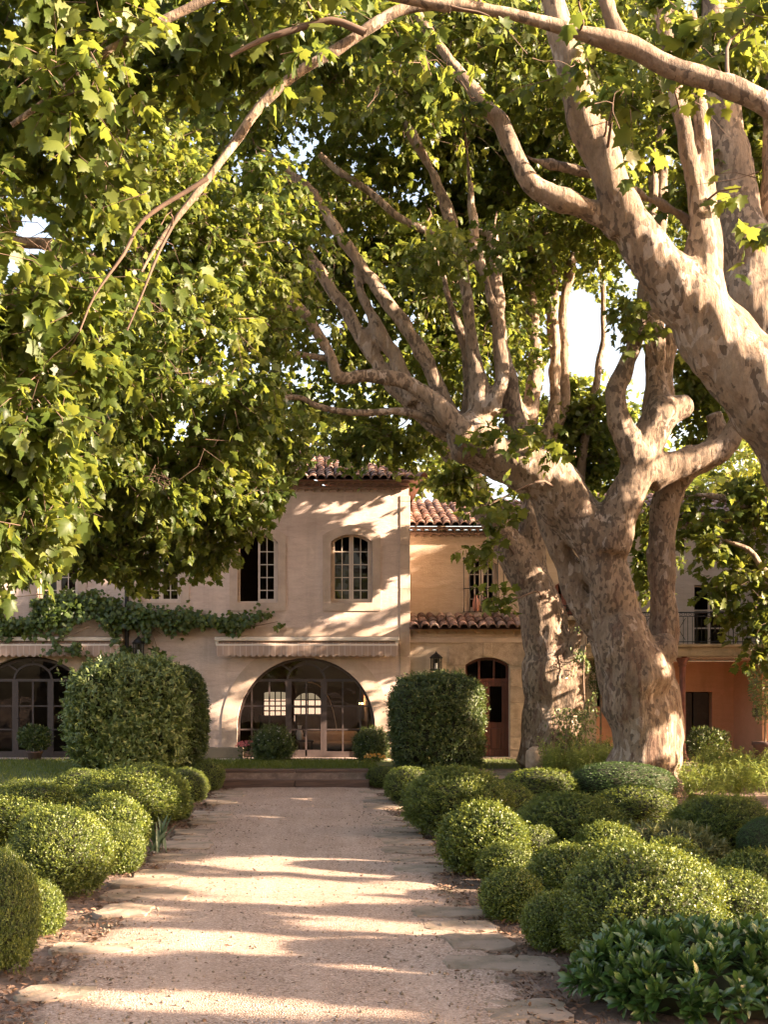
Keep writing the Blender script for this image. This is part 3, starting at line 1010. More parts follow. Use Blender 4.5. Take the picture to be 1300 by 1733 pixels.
def build_second_tree():
    global LEAVES
    Y = 27.0
    t = Tree('plane_tree', W(935, 1310, Y), 'plane tree with knobbly base and ivy standing beside the red front door', seed=13)
    t.limb(*px_limb([(938, 1325, 140), (938, 1290, 104), (938, 1240, 88), (936, 1180, 86), (926, 1100, 82), (916, 1040, 76), (900, 995, 64), (876, 950, 54), (850, 905, 50), (826, 872, 46), (802, 830, 44), (772, 780, 34), (740, 746, 26), (700, 700, 20), (650, 640, 14)], Y))
    t.limb(*px_limb([(915, 1050, 70), (905, 1000, 56), (902, 940, 46), (902, 878, 44), (900, 800, 42), (892, 735, 36), (900, 690, 26), (905, 600, 24), (899, 500, 23), (893, 400, 22), (890, 300, 20), (880, 150, 16)], Y + 0.2))
    t.limb(*px_limb([(905, 800, 34), (935, 720, 26), (940, 640, 22), (938, 560, 22), (930, 450, 21), (922, 370, 20), (915, 200, 16)], Y + 0.4))
    t.limb(*px_limb([(925, 760, 26), (955, 690, 18), (956, 600, 17), (955, 520, 18), (968, 450, 20), (985, 380, 16), (1000, 250, 12)], Y + 0.7))
    t.limb(*px_limb([(898, 760, 26), (892, 722, 22), (870, 670, 20), (848, 628, 18), (830, 560, 14)], Y), step=0.12)
    t.limb(*px_limb([(946, 1290, 60), (956, 1220, 60), (964, 1160, 52), (982, 1136, 42), (988, 1122, 30)], Y - 0.2))
    t.limb(*px_limb([(950, 1160, 40), (965, 1118, 26), (974, 1085, 20), (984, 1050, 16), (988, 1035, 12)], Y - 0.4), step=0.1)
    t.limb(*px_limb([(912, 1160, 40), (904, 1230, 36), (896, 1296, 46)], Y - 0.1))
    t.limb(*px_limb([(952, 960, 20), (1020, 560, 9), (1010, 430, 9), (1000, 380, 8), (985, 200, 7)], Y + 1), thick=False)
    t.limb(*px_limb([(790, 800, 22), (755, 770, 20), (720, 735, 16), (690, 722, 11)], Y), thick=False, step=0.1)
    for q, n in [(E(820, 560, 29, 150, 230, 1.5), 60), (E(900, 300, 29, 180, 200, 2), 50), (E(990, 780, 28.5, 110, 90, 1), 34), (E(760, 815, 26, 50, 25, .8), 6), (E(960, 690, 28, 60, 40, .7), 8)]:
        t.clumps(*q, n, size=0.165, droop=.25, L=0.75, tw=9, nl=10)
    t.clumps(*E(808, 930, 24.5, 18, 30, .3), 2, size=0.19, L=.4, tw=6, nl=6, view=False)
    t.clumps(*E(842, 1015, 24.5, 26, 10, .3), 2, size=0.19, L=.35, tw=6, nl=5, view=False, droop=.05)
    t.clumps(*E(830, 862, 24, 40, 15, .3), 3, size=0.19, L=.4, tw=6, nl=7, view=False, droop=.1)
    LEAVES += t.finish(voxel=0.055)
    return t


def build_right_tree():
    global LEAVES
    Y = 18.0
    t = Tree('plane_tree', W(1500, 1345, Y), 'upright plane tree half hidden behind the sunlit leaning limb on the right', seed=14)
    t.limb(*px_limb([(1500, 1360, 200), (1480, 1200, 150), (1420, 940, 130), (1340, 750, 118), (1294, 600, 108), (1264, 460, 104), (1250, 380, 84), (1240, 300, 68), (1226, 200, 58), (1216, 100, 50), (1210, -50, 42)], Y))
    t.limb(*px_limb([(1290, 600, 76), (1300, 480, 60), (1312, 380, 52), (1318, 200, 44), (1320, -20, 36)], Y + 0.2))
    t.limb(*px_limb([(1250, 420, 40), (1215, 330, 28), (1170, 240, 24), (1150, 100, 18)], Y + 0.3), step=0.12)
    for q, n in [(E(1230, 180, 19.5, 140, 200, 1.5), 80), (E(1240, 430, 20.5, 90, 120, 1.2), 16)]:
        t.clumps(*q, n, size=0.145, droop=.25, L=0.7, nl=13)
    LEAVES += t.finish(voxel=0.045)
    t = Tree('plane_tree', W(1420, 1300, 26), 'plane tree with bright low leafy branches screening the balcony at the right edge', seed=15)
    t.limb(*px_limb([(1420, 1310, 120), (1410, 1150, 90), (1390, 980, 76), (1370, 880, 62), (1350, 780, 50), (1330, 650, 40), (1320, 500, 30)], 26))
    t.limb(*px_limb([(1385, 950, 34), (1330, 880, 22), (1260, 855, 14), (1200, 838, 10), (1150, 840, 7)], 26), thick=True, step=0.1)
    t.limb(*px_limb([(1390, 1000, 26), (1320, 985, 16), (1290, 960, 12), (1265, 930, 9), (1230, 915, 6)], 25.5), thick=False, step=0.1)
    for q, n in [(E(1230, 880, 26, 105, 75, .9), 22), (E(1250, 1000, 26, 90, 60, .8), 12), (E(1290, 1080, 25.5, 40, 60, .6), 5), (E(1090, 930, 28.5, 40, 90, .6), 12), (E(1200, 640, 27, 80, 130, 1.0), 30)]:
        t.clumps(*q, n, size=0.165, droop=.25, L=0.65, tint=0.62, nl=11)
    LEAVES += t.finish(voxel=0.055)


def build_left_trees():
    global LEAVES
    t = Tree('plane_tree', (-9.5, 19, 0.2), 'plane tree on the left, its leafy boughs hanging in front of the house', seed=16)
    t.limb(np.array([(-9.5, 19, 0), (-9.4, 19, 1), (-9.1, 18.8, 3.5), (-8.5, 18.6, 6), (-7.4, 18.4, 8.6), (-6.0, 18.2, 10.5), (-4.2, 18, 12)]), np.array([.95, .72, .6, .52, .4, .26, .12]))
    t.limb(np.array([(-8.7, 18.7, 5.2), (-7.3, 18.3, 7.4), (-5.6, 18.2, 8.8), (-3.8, 18.4, 9.0), (-2.2, 18.8, 8.3), (-1.2, 19.2, 7.2)]), np.array([.3, .22, .15, .10, .065, .03]), step=0.12)
    t.limb(np.array([(-9.0, 18.8, 4.6), (-7.4, 17.8, 6.2), (-5.6, 17.2, 7.1), (-3.9, 17.1, 6.8), (-2.6, 17.3, 5.8)]), np.array([.26, .18, .12, .075, .03]), step=0.12)
    for q, n, dr in [(E(190, 640, 17, 260, 240, 1.8), 130, .5), (E(330, 830, 19, 175, 140, 1.5), 70, .6), (E(110, 930, 18.5, 150, 80, 1.2), 22, .5), (E(330, 420, 19, 240, 200, 2.0), 80, .4), (E(150, 200, 18, 250, 260, 2.0), 60, .35), (E(430, 760, 20.5, 100, 110, 1.0), 26, .55)]:
        t.clumps(*q, n, size=0.125, droop=dr, L=0.7, tw=10, nl=13)
    LEAVES += t.finish(voxel=0.06)


def generic_tree(base, H, R, label, seed, leaf_size=0.3, ncl=60, z0=0.35, mat=None, name='plane_tree', tmpl=None, squash=0.5, tw=8, nl=8, rt=None, view=False, fork=0.28):
    """trunk, five to seven limbs and an uneven crown"""
    global LEAVES
    r = np.random.default_rng(seed)
    b = np.array(base, float)
    t = Tree(name, b, label, seed=seed)
    rt = rt or 0.045 * H
    f = b + np.array([r.normal() * .3, r.normal() * .3, H * fork])
    t.limb(np.array([b - [0, 0, .25], b + [0, 0, .5], (b + f) / 2 + r.normal(size=3) * .1, f]), np.array([1.45, 1.05, .92, .85]) * rt, step=0.4)
    nb = 6
    for k in range(nb):
        a = 2 * math.pi * k / nb + r.normal() * .3
        out = np.array([math.cos(a), math.sin(a), 0])
        e = b + out * R * r.uniform(.4, .75) + np.array([0, 0, H * r.uniform(.6, .95)])
        m1 = f + (e - f) * .35 + out * R * .12
        m2 = f + (e - f) * .7 + r.normal(size=3) * .25
        t.limb(np.array([f - [0, 0, .2], m1, m2, e]), np.array([.55, .38, .22, .06]) * rt, step=0.4)
    c = b + np.array([0, 0, H * (1 + z0) / 2])
    rad = np.array([R, R, H * (1 - z0) / 2])
    for k in range(5):
        o = rand_dir(1, r)[0] * rad * .45
        t.clumps(c + o, rad * r.uniform(.5, .75), ncl // 5, view=view, size=leaf_size, tw=tw, nl=nl, L=leaf_size * 4.2, droop=.15, slack=0)
    LEAVES += t.finish(tmpl or T_LO, mat or M['leaf_far'], voxel=max(0.07, rt * .3), smooth=3)


# sunlit spots on trunks, shrubs and walls
for a in [(1215, 560, 13, .34), (1245, 605, 13, .36), (1280, 650, 13, .38), (1310, 690, 13, .3), (1180, 500, 13, .2), (1130, 450, 13, .2), (1100, 410, 13, .24), (1065, 350, 13, .2), (1035, 290, 13, .2), (1010, 240, 13, .18),
          (1190, 470, 12.6, .15), (1290, 690, 12.4, .2), (1200, 300, 12.8, .15), (1180, 180, 12.8, .12), (1250, 190, 9.8, .12), (1290, 200, 9.8, .1), (1180, 130, 9.8, .08),
          (815, 745, 21.5, .28), (850, 765, 21.4, .2), (925, 785, 21.5, .14), (1105, 810, 21.5, .2), (1150, 790, 21.6, .18), (1200, 770, 21.6, .16), (1060, 745, 21.6, .12), (1148, 1110, 21.5, .14),
          (840, 700, 21.7, .14), (848, 650, 21.7, .12), (1125, 720, 21.7, .16), (1160, 690, 21.7, .12), (1105, 560, 21.7, .14), (1110, 880, 21.5, .1),
          (905, 995, 26.4, .12), (928, 1075, 26.4, .16), (942, 1100, 26.4, .14), (965, 1150, 26.4, .18), (985, 1180, 26.4, .12), (985, 1210, 26.4, .14),
          (1262, 440, 17.4, .25), (1290, 520, 17.4, .2), (1270, 400, 17.4, .2)]:
    lit(*a)

fl_r = np.random.default_rng(77)
for _ in range(110):      # flecks on the boughs at the left and in the middle
    lit(fl_r.uniform(0, 520), fl_r.uniform(250, 950), fl_r.uniform(9.5, 19), fl_r.uniform(.15, .4), .5)
for _ in range(16):
    lit(fl_r.uniform(1120, 1300), fl_r.uniform(830, 1100), fl_r.uniform(25, 26), fl_r.uniform(.15, .3), 1.2)
for _ in range(60):
    lit(fl_r.uniform(450, 1000), fl_r.uniform(100, 800), fl_r.uniform(19, 25), fl_r.uniform(.15, .32), .8)

# ------------------------------------------------------------------ ground, path, lawn
PATH_L, PATH_R = -1.55, 1.24


def sstep(a, b, x):
    t = np.clip((x - a) / (b - a), 0, 1)
    return t * t * (3 - 2 * t)


def ground_z(x, y):
    x, y = np.asarray(x, float), np.asarray(y, float)
    rise = sstep(17, 25.5, y)
    off = sstep(0.5, 1.6, np.maximum(x - PATH_R, PATH_L - x))
    z = rise * off * 0.38
    z = np.where(y > 26.2, 0.385, z)
    far = sstep(60, 200, np.hypot(x, y))
    return z - 0.015 * (1 - off) + 0.02 * off * np.sin(x * 2.1) * np.cos(y * 1.7) * (y < 25) - far * 0.5


def grid_mesh(name, xs, ys, zf, mat, mask=None):
    X, Yg = np.meshgrid(xs, ys)
    Z = zf(X, Yg)
    v = np.column_stack([X.ravel(), Yg.ravel(), Z.ravel()])
    nx = len(xs)
    i, j = np.meshgrid(np.arange(nx - 1), np.arange(len(ys) - 1))
    i, j = i.ravel(), j.ravel()
    f = np.column_stack([j * nx + i, j * nx + i + 1, (j + 1) * nx + i + 1, (j + 1) * nx + i])
    if mask is not None:
        cx, cy = (xs[i] + xs[i + 1]) / 2, (ys[j] + ys[j + 1]) / 2
        f = f[mask(cx, cy)]
    used, inv = np.unique(f, return_inverse=True)
    return mesh_obj(name, v[used], inv.reshape(f.shape), mat, smooth=True)


fine_x = np.arange(-16, 20.01, 0.25)
fine_y = np.arange(-4, 42.01, 0.25)
gx = np.concatenate([[-900, -400, -150, -70, -35, -22], fine_x, [26, 40, 80, 200, 450, 900]])
gy = np.concatenate([[-900, -400, -150, -60, -25, -10], fine_y, [50, 65, 100, 200, 450, 1200]])
kind(grid_mesh('ground', gx, gy, ground_z, M['soil']), 'structure')


def path_edge(y, left):
    y = np.asarray(y, float)
    w = 0.035 * np.sin(y * 1.3 + (0 if left else 2)) + 0.02 * np.sin(y * 3.7 + (1 if left else 4)) + 0.012 * np.sin(y * 8.1)
    return (PATH_L if left else PATH_R) + w


ys = np.arange(-12, 25.96, 0.12)
MARG = 0.42
ts = np.linspace(0, 1, 41)
pv, pf, pt = [], [], []
for y in ys:
    a, b_ = float(path_edge(y, True)) - MARG, float(path_edge(y, False)) + MARG
    for q in ts:
        x = a + (b_ - a) * q
        e = min(x - a, b_ - x) / MARG
        pv.append((x, y, -.024 + .040 * min(1, e * 1.1) + 0.010 * math.sin(math.pi * q) + 0.006 * math.sin(q * 23 + y * 2.1) * math.sin(y * 3.3 + q * 5)))
        pt.append(min(1, e * .55))
n_ = len(ts)
for j in range(len(ys) - 1):
    for i in range(n_ - 1):
        pf.append((j * n_ + i, j * n_ + i + 1, (j + 1) * n_ + i + 1, (j + 1) * n_ + i))
kind(mesh_obj('gravel_path', pv, pf, M['gravel'], smooth=True, tint=pt), 'structure')


def lawn_mask(x, y):
    terr = (y > 26.5) & (y < 30.5) & (x > -12) & (x < 9)
    left = (y > 20.0 + 0.4 * np.sin(x)) & (x < -4.0) & (x > -14) & (y < 30.5)
    return terr | left


kind(grid_mesh('lawn', fine_x, fine_y, lambda x, y: ground_z(x, y) + 0.012, M['lawn'], lawn_mask), 'structure')

# grass blades on the lawn
g = np.random.default_rng(3)
gxy = np.vstack([np.column_stack([g.uniform(-2.6, 1.6, 9000), g.uniform(26.45, 30.2, 9000)]), np.column_stack([g.uniform(-9, -4.0, 14000), g.uniform(20.2, 30.2, 14000)]), np.column_stack([g.uniform(3, 6, 2500), g.uniform(26.6, 30, 2500)])])
gm = lawn_mask(gxy[:, 0], gxy[:, 1])
gxy = gxy[gm]
gp = np.column_stack([gxy, ground_z(gxy[:, 0], gxy[:, 1]) + 0.005])
ga = np.column_stack([g.normal(0, .35, len(gp)), g.normal(0, .35, len(gp)), np.ones(len(gp))])
kind(leaves_obj('grass', gp, ga, rand_dir(len(gp), g), g.uniform(.05, .12, len(gp)), T_BLADE, M['grass'], None), 'stuff')

# mulch of dry leaves and bark along the beds
g = np.random.default_rng(4)
n = 9000
my = 6.0 + 20 * g.random(n) ** 1.5
left = g.random(n) < 0.5
mo = np.abs(g.normal(0, .42, n)) - 0.08
mx = np.where(left, path_edge(my, True) - 0.22 - mo, path_edge(my, False) + 0.2 + mo)
mp = np.column_stack([mx, my, np.maximum(ground_z(mx, my), 0.0) + 0.018])
ma = rand_dir(n, g) * np.array([1, 1, .25])
kind(leaves_obj('leaf_mulch', mp, ma, np.array([0, 0, 1.0]) + g.normal(size=(n, 3)) * .35, g.uniform(.025, .075, n), T_OVAL, M['mulch'], None), 'stuff')

g = np.random.default_rng(14)
n = 700
fy = 6.5 + 19 * g.random(n) ** 1.3
fxp = g.uniform(-1.5, 1.2, n)
kind(leaves_obj('fallen_leaves', np.column_stack([fxp, fy, np.full(n, .034)]), rand_dir(n, g) * np.array([1, 1, .15]), np.array([0, 0, 1.0]) + g.normal(size=(n, 3)) * .3, g.uniform(.02, .06, n), T_OVAL, M['mulch'], None), 'stuff')

g = np.random.default_rng(15)
n = 2600
fy = 6.3 + 16 * g.random(n) ** 1.5
sd = g.random(n)
fxp = np.where(sd < .6, np.where(sd < .3, PATH_L + np.abs(g.normal(0, .35, n)) - .2, PATH_R - np.abs(g.normal(0, .35, n)) + .2), g.uniform(-1.4, 1.1, n))
T_PEB = (np.array([(-.5, 0, 0), (.5, .1, 0), (0, -.45, .02), (.05, .5, 0), (0, 0, -.3), (.05, .05, .32)]), np.array([(0, 2, 5), (2, 1, 5), (1, 3, 5), (3, 0, 5), (2, 0, 4), (1, 2, 4), (3, 1, 4), (0, 3, 4)]))
kind(leaves_obj('loose_pebbles', np.column_stack([fxp, fy, np.full(n, .026)]), rand_dir(n, g) * np.array([1, 1, .1]), np.tile([0, 0, 1.0], (n, 1)), g.uniform(.012, .034, n), T_PEB, M['flag'], None), 'stuff')

# flagstones along both edges


def flagstone(x, y, w, d, h, rot, seed, label, tn):
    r = np.random.default_rng(seed)
    k = 20
    ang = np.arange(k) * 2 * math.pi / k + .16
    p = 7.0
    rad = 1 / (np.abs(np.cos(ang)) ** p + np.abs(np.sin(ang)) ** p) ** (1 / p) * r.uniform(.87, 1.05, k)
    o = np.column_stack([np.cos(ang) * rad * w / 2, np.sin(ang) * rad * d / 2])
    c, s_ = math.cos(rot), math.sin(rot)
    o = o @ np.array([[c, s_], [-s_, c]])
    rings = [(1.0, -0.05), (1.0, h * .65), (.975, h), (.6, h + .003)]
    v = []
    for sc_, z in rings:
        for q in o:
            v.append((x + q[0] * sc_, y + q[1] * sc_, z + .004 * r.normal()))
    f = []
    for i in range(len(rings) - 1):
        for j in range(k):
            f.append((i * k + j, i * k + (j + 1) % k, (i + 1) * k + (j + 1) % k, (i + 1) * k + j))
    f.append(tuple(range(3 * k, 4 * k)))
    e = np.array([x, y, 0.0])
    ob = mesh_obj('flagstone', np.array(v) - e, f, M['flag'], tint=np.full(len(v), tn))
    ob.location = e
    tag(ob, label, 'flagstone', 'flagstones edging the gravel path')
    return ob


NTH = ['first', 'second', 'third', 'fourth', 'fifth', 'sixth', 'seventh', 'eighth', 'ninth', 'tenth', 'eleventh', 'twelfth', 'thirteenth', 'fourteenth', 'fifteenth', 'sixteenth', 'seventeenth', 'eighteenth', 'nineteenth', 'twentieth', 'twenty-first', 'twenty-second', 'twenty-third', 'twenty-fourth']
r_ = np.random.default_rng(21)
for side, nm in ((True, 'left'), (False, 'right')):
    yy, k = 25.2, 0
    while yy > 7.0 and k < 24:
        d = r_.uniform(.40, .66) * (1.4 if yy > 15 else 1.15)
        w = r_.uniform(.46, .80) * (1.15 if yy < 13 else 1)
        e = float(path_edge(yy, side))
        x = e + (-.10 if side else .08) + r_.normal() * .05
        hh = r_.uniform(.022, .034)
        if r_.random() < .3:
            yy -= d * .8
            continue
        flagstone(x, yy - d / 2, w, d * .9, hh, r_.normal() * .07, 100 + k + (50 if side else 0), f'{NTH[k]} worn flat stone from the timber steps along the {nm} edge of the gravel path', r_.uniform(.25, .9))
        yy -= d * r_.uniform(1.02, 1.35)
        k += 1

# timber steps
for lv in (0, 1):
    for k, (x0, x1) in enumerate(((-1.90, -0.32), (-0.305, 1.33))):
        y0 = 25.92 + lv * 0.30
        mb = MB().box(x0, x1, y0, y0 + (.32 if lv == 0 else .42), -.05 if lv == 0 else .19, .195 if lv == 0 else .395, bev=.018)
        bx = np.array([(x0 + x1) / 2, y0, 0.0 if lv == 0 else .19])
        v = np.array(mb.v); v = v + .008 * np.stack([vnoise(v + 5, 4), vnoise(v + 9, 4), vnoise(v + 1, 4)], 1) - bx
        o = mesh_obj('timber_step', v, mb.f, M['timber'])
        o.location = bx
        tag(o, f"dark weathered timber forming the {('left', 'right')[k]} half of the {('lower', 'upper')[lv]} step", 'step', 'timber steps up to the terrace')

# ------------------------------------------------------------------ house
HY = 30.8
FX = lambda px, Y=HY: (px - CX) * Y / F
FZ = lambda py, Y=HY: EYE - (py - HZ) * Y / F
Z0 = 0.36


def arch_outline(cx, cy, rx, ry, zb, n=28, full=True):
    """clockwise from bottom-left: jambs plus an arched head"""
    pts = [(cx - rx, zb)]
    for k in range(n + 1):
        a = math.pi - math.pi * k / n
        pts.append((cx + rx * math.cos(a), cy + ry * math.sin(a)))
    pts.append((cx + rx, zb))
    return pts


def seg_outline(x0, x1, z0, z1, rise, n=12):
    """rectangle with a shallow segmental head"""
    w = (x1 - x0) / 2
    R = (w * w + rise * rise) / (2 * rise)
    cz = z1 - R
    a0 = math.asin(w / R)
    pts = [(x0, z0)]
    for k in range(n + 1):
        a = -a0 + 2 * a0 * k / n
        pts.append(((x0 + x1) / 2 + R * math.sin(a), cz + R * math.cos(a)))
    pts.append((x1, z0))
    return pts


def wall_mb(outer, holes, y, depth, mb=None, m=0):
    """wall front at y with real openings and reveals going back by depth"""
    mb = mb or MB()
    loops = [[Vector((p[0], p[1], 0)) for p in outer]] + [[Vector((p[0], p[1], 0)) for p in h] for h in holes]
    flat = [p for l in loops for p in l]
    tris = tessellate_polygon(loops)
    v = [(p.x, y, p.y) for p in flat]
    fs = []
    for t in tris:
        a, b, c = (flat[i] for i in t)
        nz = (b - a).cross(c - a).z
        fs.append(tuple(t) if nz > 0 else tuple(reversed(t)))
    mb.add(v, fs, m=m)
    for h in holes:
        k = len(h)
        vv = [(p[0], y, p[1]) for p in h] + [(p[0], y + depth, p[1]) for p in h]
        mb.add(vv, [(i, (i + 1) % k, k + (i + 1) % k, k + i) for i in range(k)], m=m)
    return mb


def ring_mb(outer, inner, y, t, mb=None, tints=None):
    """moulded band between two outlines with the same number of points, open at the foot; t = how far it stands proud"""
    mb = mb or MB()
    k = len(outer)
    v = [(p[0], y - t, p[1]) for p in outer] + [(p[0], y - t, p[1]) for p in inner] + [(p[0], y + .02, p[1]) for p in outer] + [(p[0], y + .02, p[1]) for p in inner]
    f = []
    for i in range(k - 1):
        f += [(i, i + 1, k + i + 1, k + i), (2 * k + i, 2 * k + i + 1, i + 1, i), (k + i, k + i + 1, 3 * k + i + 1, 3 * k + i)]
    mb.add(v, f)
    return mb


def bar(mb, p0, p1, w, y, d):
    """flat bar in the x-z plane between two points"""
    a, b = np.array(p0, float), np.array(p1, float)
    t = norm(b - a)
    n_ = np.array([-t[1], t[0]]) * w / 2
    q = [a - n_, b - n_, b + n_, a + n_]
    v = [(p[0], y, p[1]) for p in q] + [(p[0], y + d, p[1]) for p in q]
    mb.add(v, [(0, 1, 2, 3), (7, 6, 5, 4), (0, 4, 5, 1), (1, 5, 6, 2), (2, 6, 7, 3), (3, 7, 4, 0)])


def poly_band(mb, pts, w, y, d):
    for a, b in zip(pts[:-1], pts[1:]):
        bar(mb, a, b, w, y, d)


def pane_obj(outline, y, parent, name='pane'):
    return mesh_obj(name, [(p[0], y, p[1]) for p in outline], [tuple(range(len(outline)))], M['glass'], parent)


def room(parent, x0, x1, y0, y1, z0, z1, mat, name='room', holes=None):
    """inside of a room seen through its window: floor, ceiling, side and back walls"""
    mb = MB()
    mb.box(x0, x1, y0, y1, z0 - .05, z0)
    mb.box(x0, x1, y0, y1, z1, z1 + .05)
    mb.box(x0 - .05, x0, y0, y1, z0 - .05, z1 + .05)
    mb.box(x1, x1 + .05, y0, y1, z0 - .05, z1 + .05)
    if holes:
        wall_mb([(x0, z0), (x1, z0), (x1, z1), (x0, z1)], holes, y1, .25, mb)
    else:
        mb.box(x0, x1, y1, y1 + .05, z0, z1)
    return mb.build(name, mat, parent)


def tiles_mb(o, u, v, nu, nv, keep=None, pitch=.23, course=.36, seed=1, mb=None):
    """clay canal tiles: o eave corner, u along the eave, v up the slope"""
    r = np.random.default_rng(seed)
    mb = mb or MB()
    o, u, v = np.asarray(o, float), norm(u), norm(v)
    nrm_ = norm(np.cross(u, v))
    if nrm_[2] < 0: nrm_ = -nrm_
    seg = 6
    for i in range(nu):
        for j in range(nv):
            if keep is not None and not keep((i + .5) * pitch, j * course):
                continue
            c = o + u * ((i + .5) * pitch + r.normal() * .008) + v * (j * course - .03 + r.normal() * .012)
            L = course * 1.22
            tl = r.normal() * .02
            vv = []
            for e, (rr, off) in enumerate(((pitch * .47, .028), (pitch * .40, .004))):
                for k in range(seg + 1):
                    a = math.pi * k / seg
                    q = c + v * (L * e) + u * (-math.cos(a) * rr + tl * e) + nrm_ * (math.sin(a) * rr * .85 + off)
                    vv.append(q)
            n1 = seg + 1
            for k in range(seg + 1):
                a = math.pi * k / seg
                vv.append(c + u * (-math.cos(a) * pitch * .40) + nrm_ * (math.sin(a) * pitch * .33 + .012))
            ff = [(k, k + 1, n1 + k + 1, n1 + k) for k in range(seg)] + [(2 * n1 + k, 2 * n1 + k + 1, k + 1, k) for k in range(seg)]
            mb.add(vv, ff, float(np.clip(r.normal(.5, .24), 0, 1)))
            # channel tile between two covers
            c2 = c + u * pitch * .5
            vv = [c2 - u * pitch * .2 + nrm_ * .03, c2 - nrm_ * .005, c2 + u * pitch * .2 + nrm_ * .03]
            vv += [q + v * L - nrm_ * .02 for q in vv]
            mb.add(vv, [(0, 1, 4, 3), (1, 2, 5, 4)], float(np.clip(r.normal(.3, .2), 0, 1)))
    return mb


def genoise_mb(x0, x1, y, z, rows=2, pitch=.21, mb=None):
    """rows of mortared half tiles under an eave"""
    mb = mb or MB()
    for q in range(rows):
        n_ = int((x1 - x0) / pitch)
        yf = y - .09 - .11 * (rows - 1 - q)
        zt = z - .13 * q
        for i in range(n_):
            cx = x0 + (i + .5) * pitch
            seg = 6
            vv = []
            for yy in (yf, y + .02):
                for k in range(seg + 1):
                    a = math.pi * k / seg
                    vv.append((cx - math.cos(a) * pitch * .5, yy, zt - .115 + math.sin(a) * .085))
            n1 = seg + 1
            ff = [(n1 + k, n1 + k + 1, k + 1, k) for k in range(seg)]
            mb.add(vv, ff, .6)
            # mortar face above each curve
            top = [(cx - pitch * .5, yf, zt), (cx + pitch * .5, yf, zt)]
            arc = [(cx - math.cos(math.pi * k / seg) * pitch * .5, yf, zt - .115 + math.sin(math.pi * k / seg) * .085) for k in range(seg, -1, -1)]
            mb.add(top + arc, [tuple(range(len(top) + len(arc)))], .75)
        mb.box(x0, x1, yf + .004, y + .02, zt - .012, zt + .012, .7)
    return mb


def casement(parent, x0, x1, z0, z1, rise, y, cols=2, rows=5, mat='cream', open_left=False, name='window', fw=.05):
    """two-leaf casement with glazing bars inside a segmental opening"""
    mb = MB()
    xm = (x0 + x1) / 2
    out = seg_outline(x0 + .01, x1 - .01, z0, z1 - .01, rise)
    head = lambda x: np.interp(x, [p[0] for p in out[1:-1]], [p[1] for p in out[1:-1]])
    poly_band(mb, out[1:-1], fw * 1.3, y, .07)
    bar(mb, (x0 + fw / 2 + .01, z0), (x0 + fw / 2 + .01, head(x0 + .02)), fw, y, .07)
    bar(mb, (x1 - fw / 2 - .01, z0), (x1 - fw / 2 - .01, head(x1 - .02)), fw, y, .07)
    bar(mb, (x0, z0 + fw / 2), (x1, z0 + fw / 2), fw, y + .003, .07)
    for a, b, op in ((x0 + fw, xm, open_left), (xm, x1 - fw, False)):
        if op:
            continue
        s0 = a + (.035 if a > x0 + fw else .02)
        bar(mb, (a + .03, z0 + fw), (a + .03, head(a + .03)), .055, y - .012, .06)
        bar(mb, (b - .03, z0 + fw), (b - .03, head(b - .03)), .055, y - .012, .06)
        bar(mb, (a, z0 + fw + .03), (b, z0 + fw + .03), .06, y - .010, .06)
        for k in range(1, cols):
            x = a + (b - a) * k / cols
            bar(mb, (x, z0 + fw), (x, head(x)), .024, y, .04)
        for k in range(1, rows):
            z = z0 + (z1 - rise * .5 - z0) * k / rows
            bar(mb, (a, z), (b, z), .024, y + .002, .04)
    w = mb.build(name, M[mat], parent)
    pane_obj([(max(min(p[0], x1 - .02), x0 + .02), p[1] - .01) for p in (out if not open_left else seg_outline(xm, x1 - .01, z0, z1 - .03, rise * .3))], y + .03, w)
    return w


def surround(parent, x0, x1, z0, z1, rise, bw, y, t=.03, key=True):
    mb = MB()
    n_ = 12
    o = seg_outline(x0 - bw, x1 + bw, z0 - bw, z1 + bw, rise * 1.25, n_)
    i = seg_outline(x0, x1, z0, z1, rise, n_)
    ring_mb(o, i, y, t, mb)
    mb.box(x0 + .001, x1 - .001, y - t - .002, y + .02, z0 - bw, z0 - .001)
    mb.add([(x0, y - t, z0), (x0 - bw, y - t, z0 - bw), (x0 + .002, y - t, z0 - bw)], [(0, 1, 2)])
    mb.add([(x1, y - t, z0), (x1 + bw, y - t, z0 - bw), (x1 - .002, y - t, z0 - bw)], [(2, 1, 0)])
    if key:
        xm = (x0 + x1) / 2
        mb.box(xm - .11, xm + .11, y - t - .025, y + .02, z1 - .02, z1 + bw + .02)
    return mb.build('window_surround', M['stone'], parent)


# ---- main block
house = empty('house', (FX(300), HY, Z0), 'large pink-beige plastered country house with arched ground-floor glazing and clay tile roof', 'house')
xl, xr = FX(-330), FX(692)
ze = FZ(822)
AC, AR, AZ = FX(518), 117 * HY / F, FZ(1230)
arch1 = arch_outline(AC, AZ, AR, AR, Z0 + .06)
LC = FX(52)
arch2 = arch_outline(LC, AZ, AR * 1.02, AR * 1.02, Z0 + .06)
UP = [(560, 630, 904, 1020), (402, 470, 904, 1020), (236, 306, 904, 1020), (62, 132, 904, 1020)]
uph = [seg_outline(FX(a), FX(b), FZ(d), FZ(c), .20) for a, b, c, d in UP]
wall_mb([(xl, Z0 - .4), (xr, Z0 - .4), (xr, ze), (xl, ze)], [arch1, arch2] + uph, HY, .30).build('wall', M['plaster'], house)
mb = MB()
mb.add([(xr, HY, Z0 - .4), (xr, 39, Z0 - .4), (xr, 39, ze), (xr, HY, ze)], [(0, 1, 2, 3)])
mb.build('side_wall', M['plaster'], house)
mb = MB()
mb.add([(xl, HY, Z0 - .4), (xl, 39, Z0 - .4), (xl, 39, ze), (xl, HY, ze)], [(3, 2, 1, 0)])
mb.build('side_wall', M['plaster'], house)
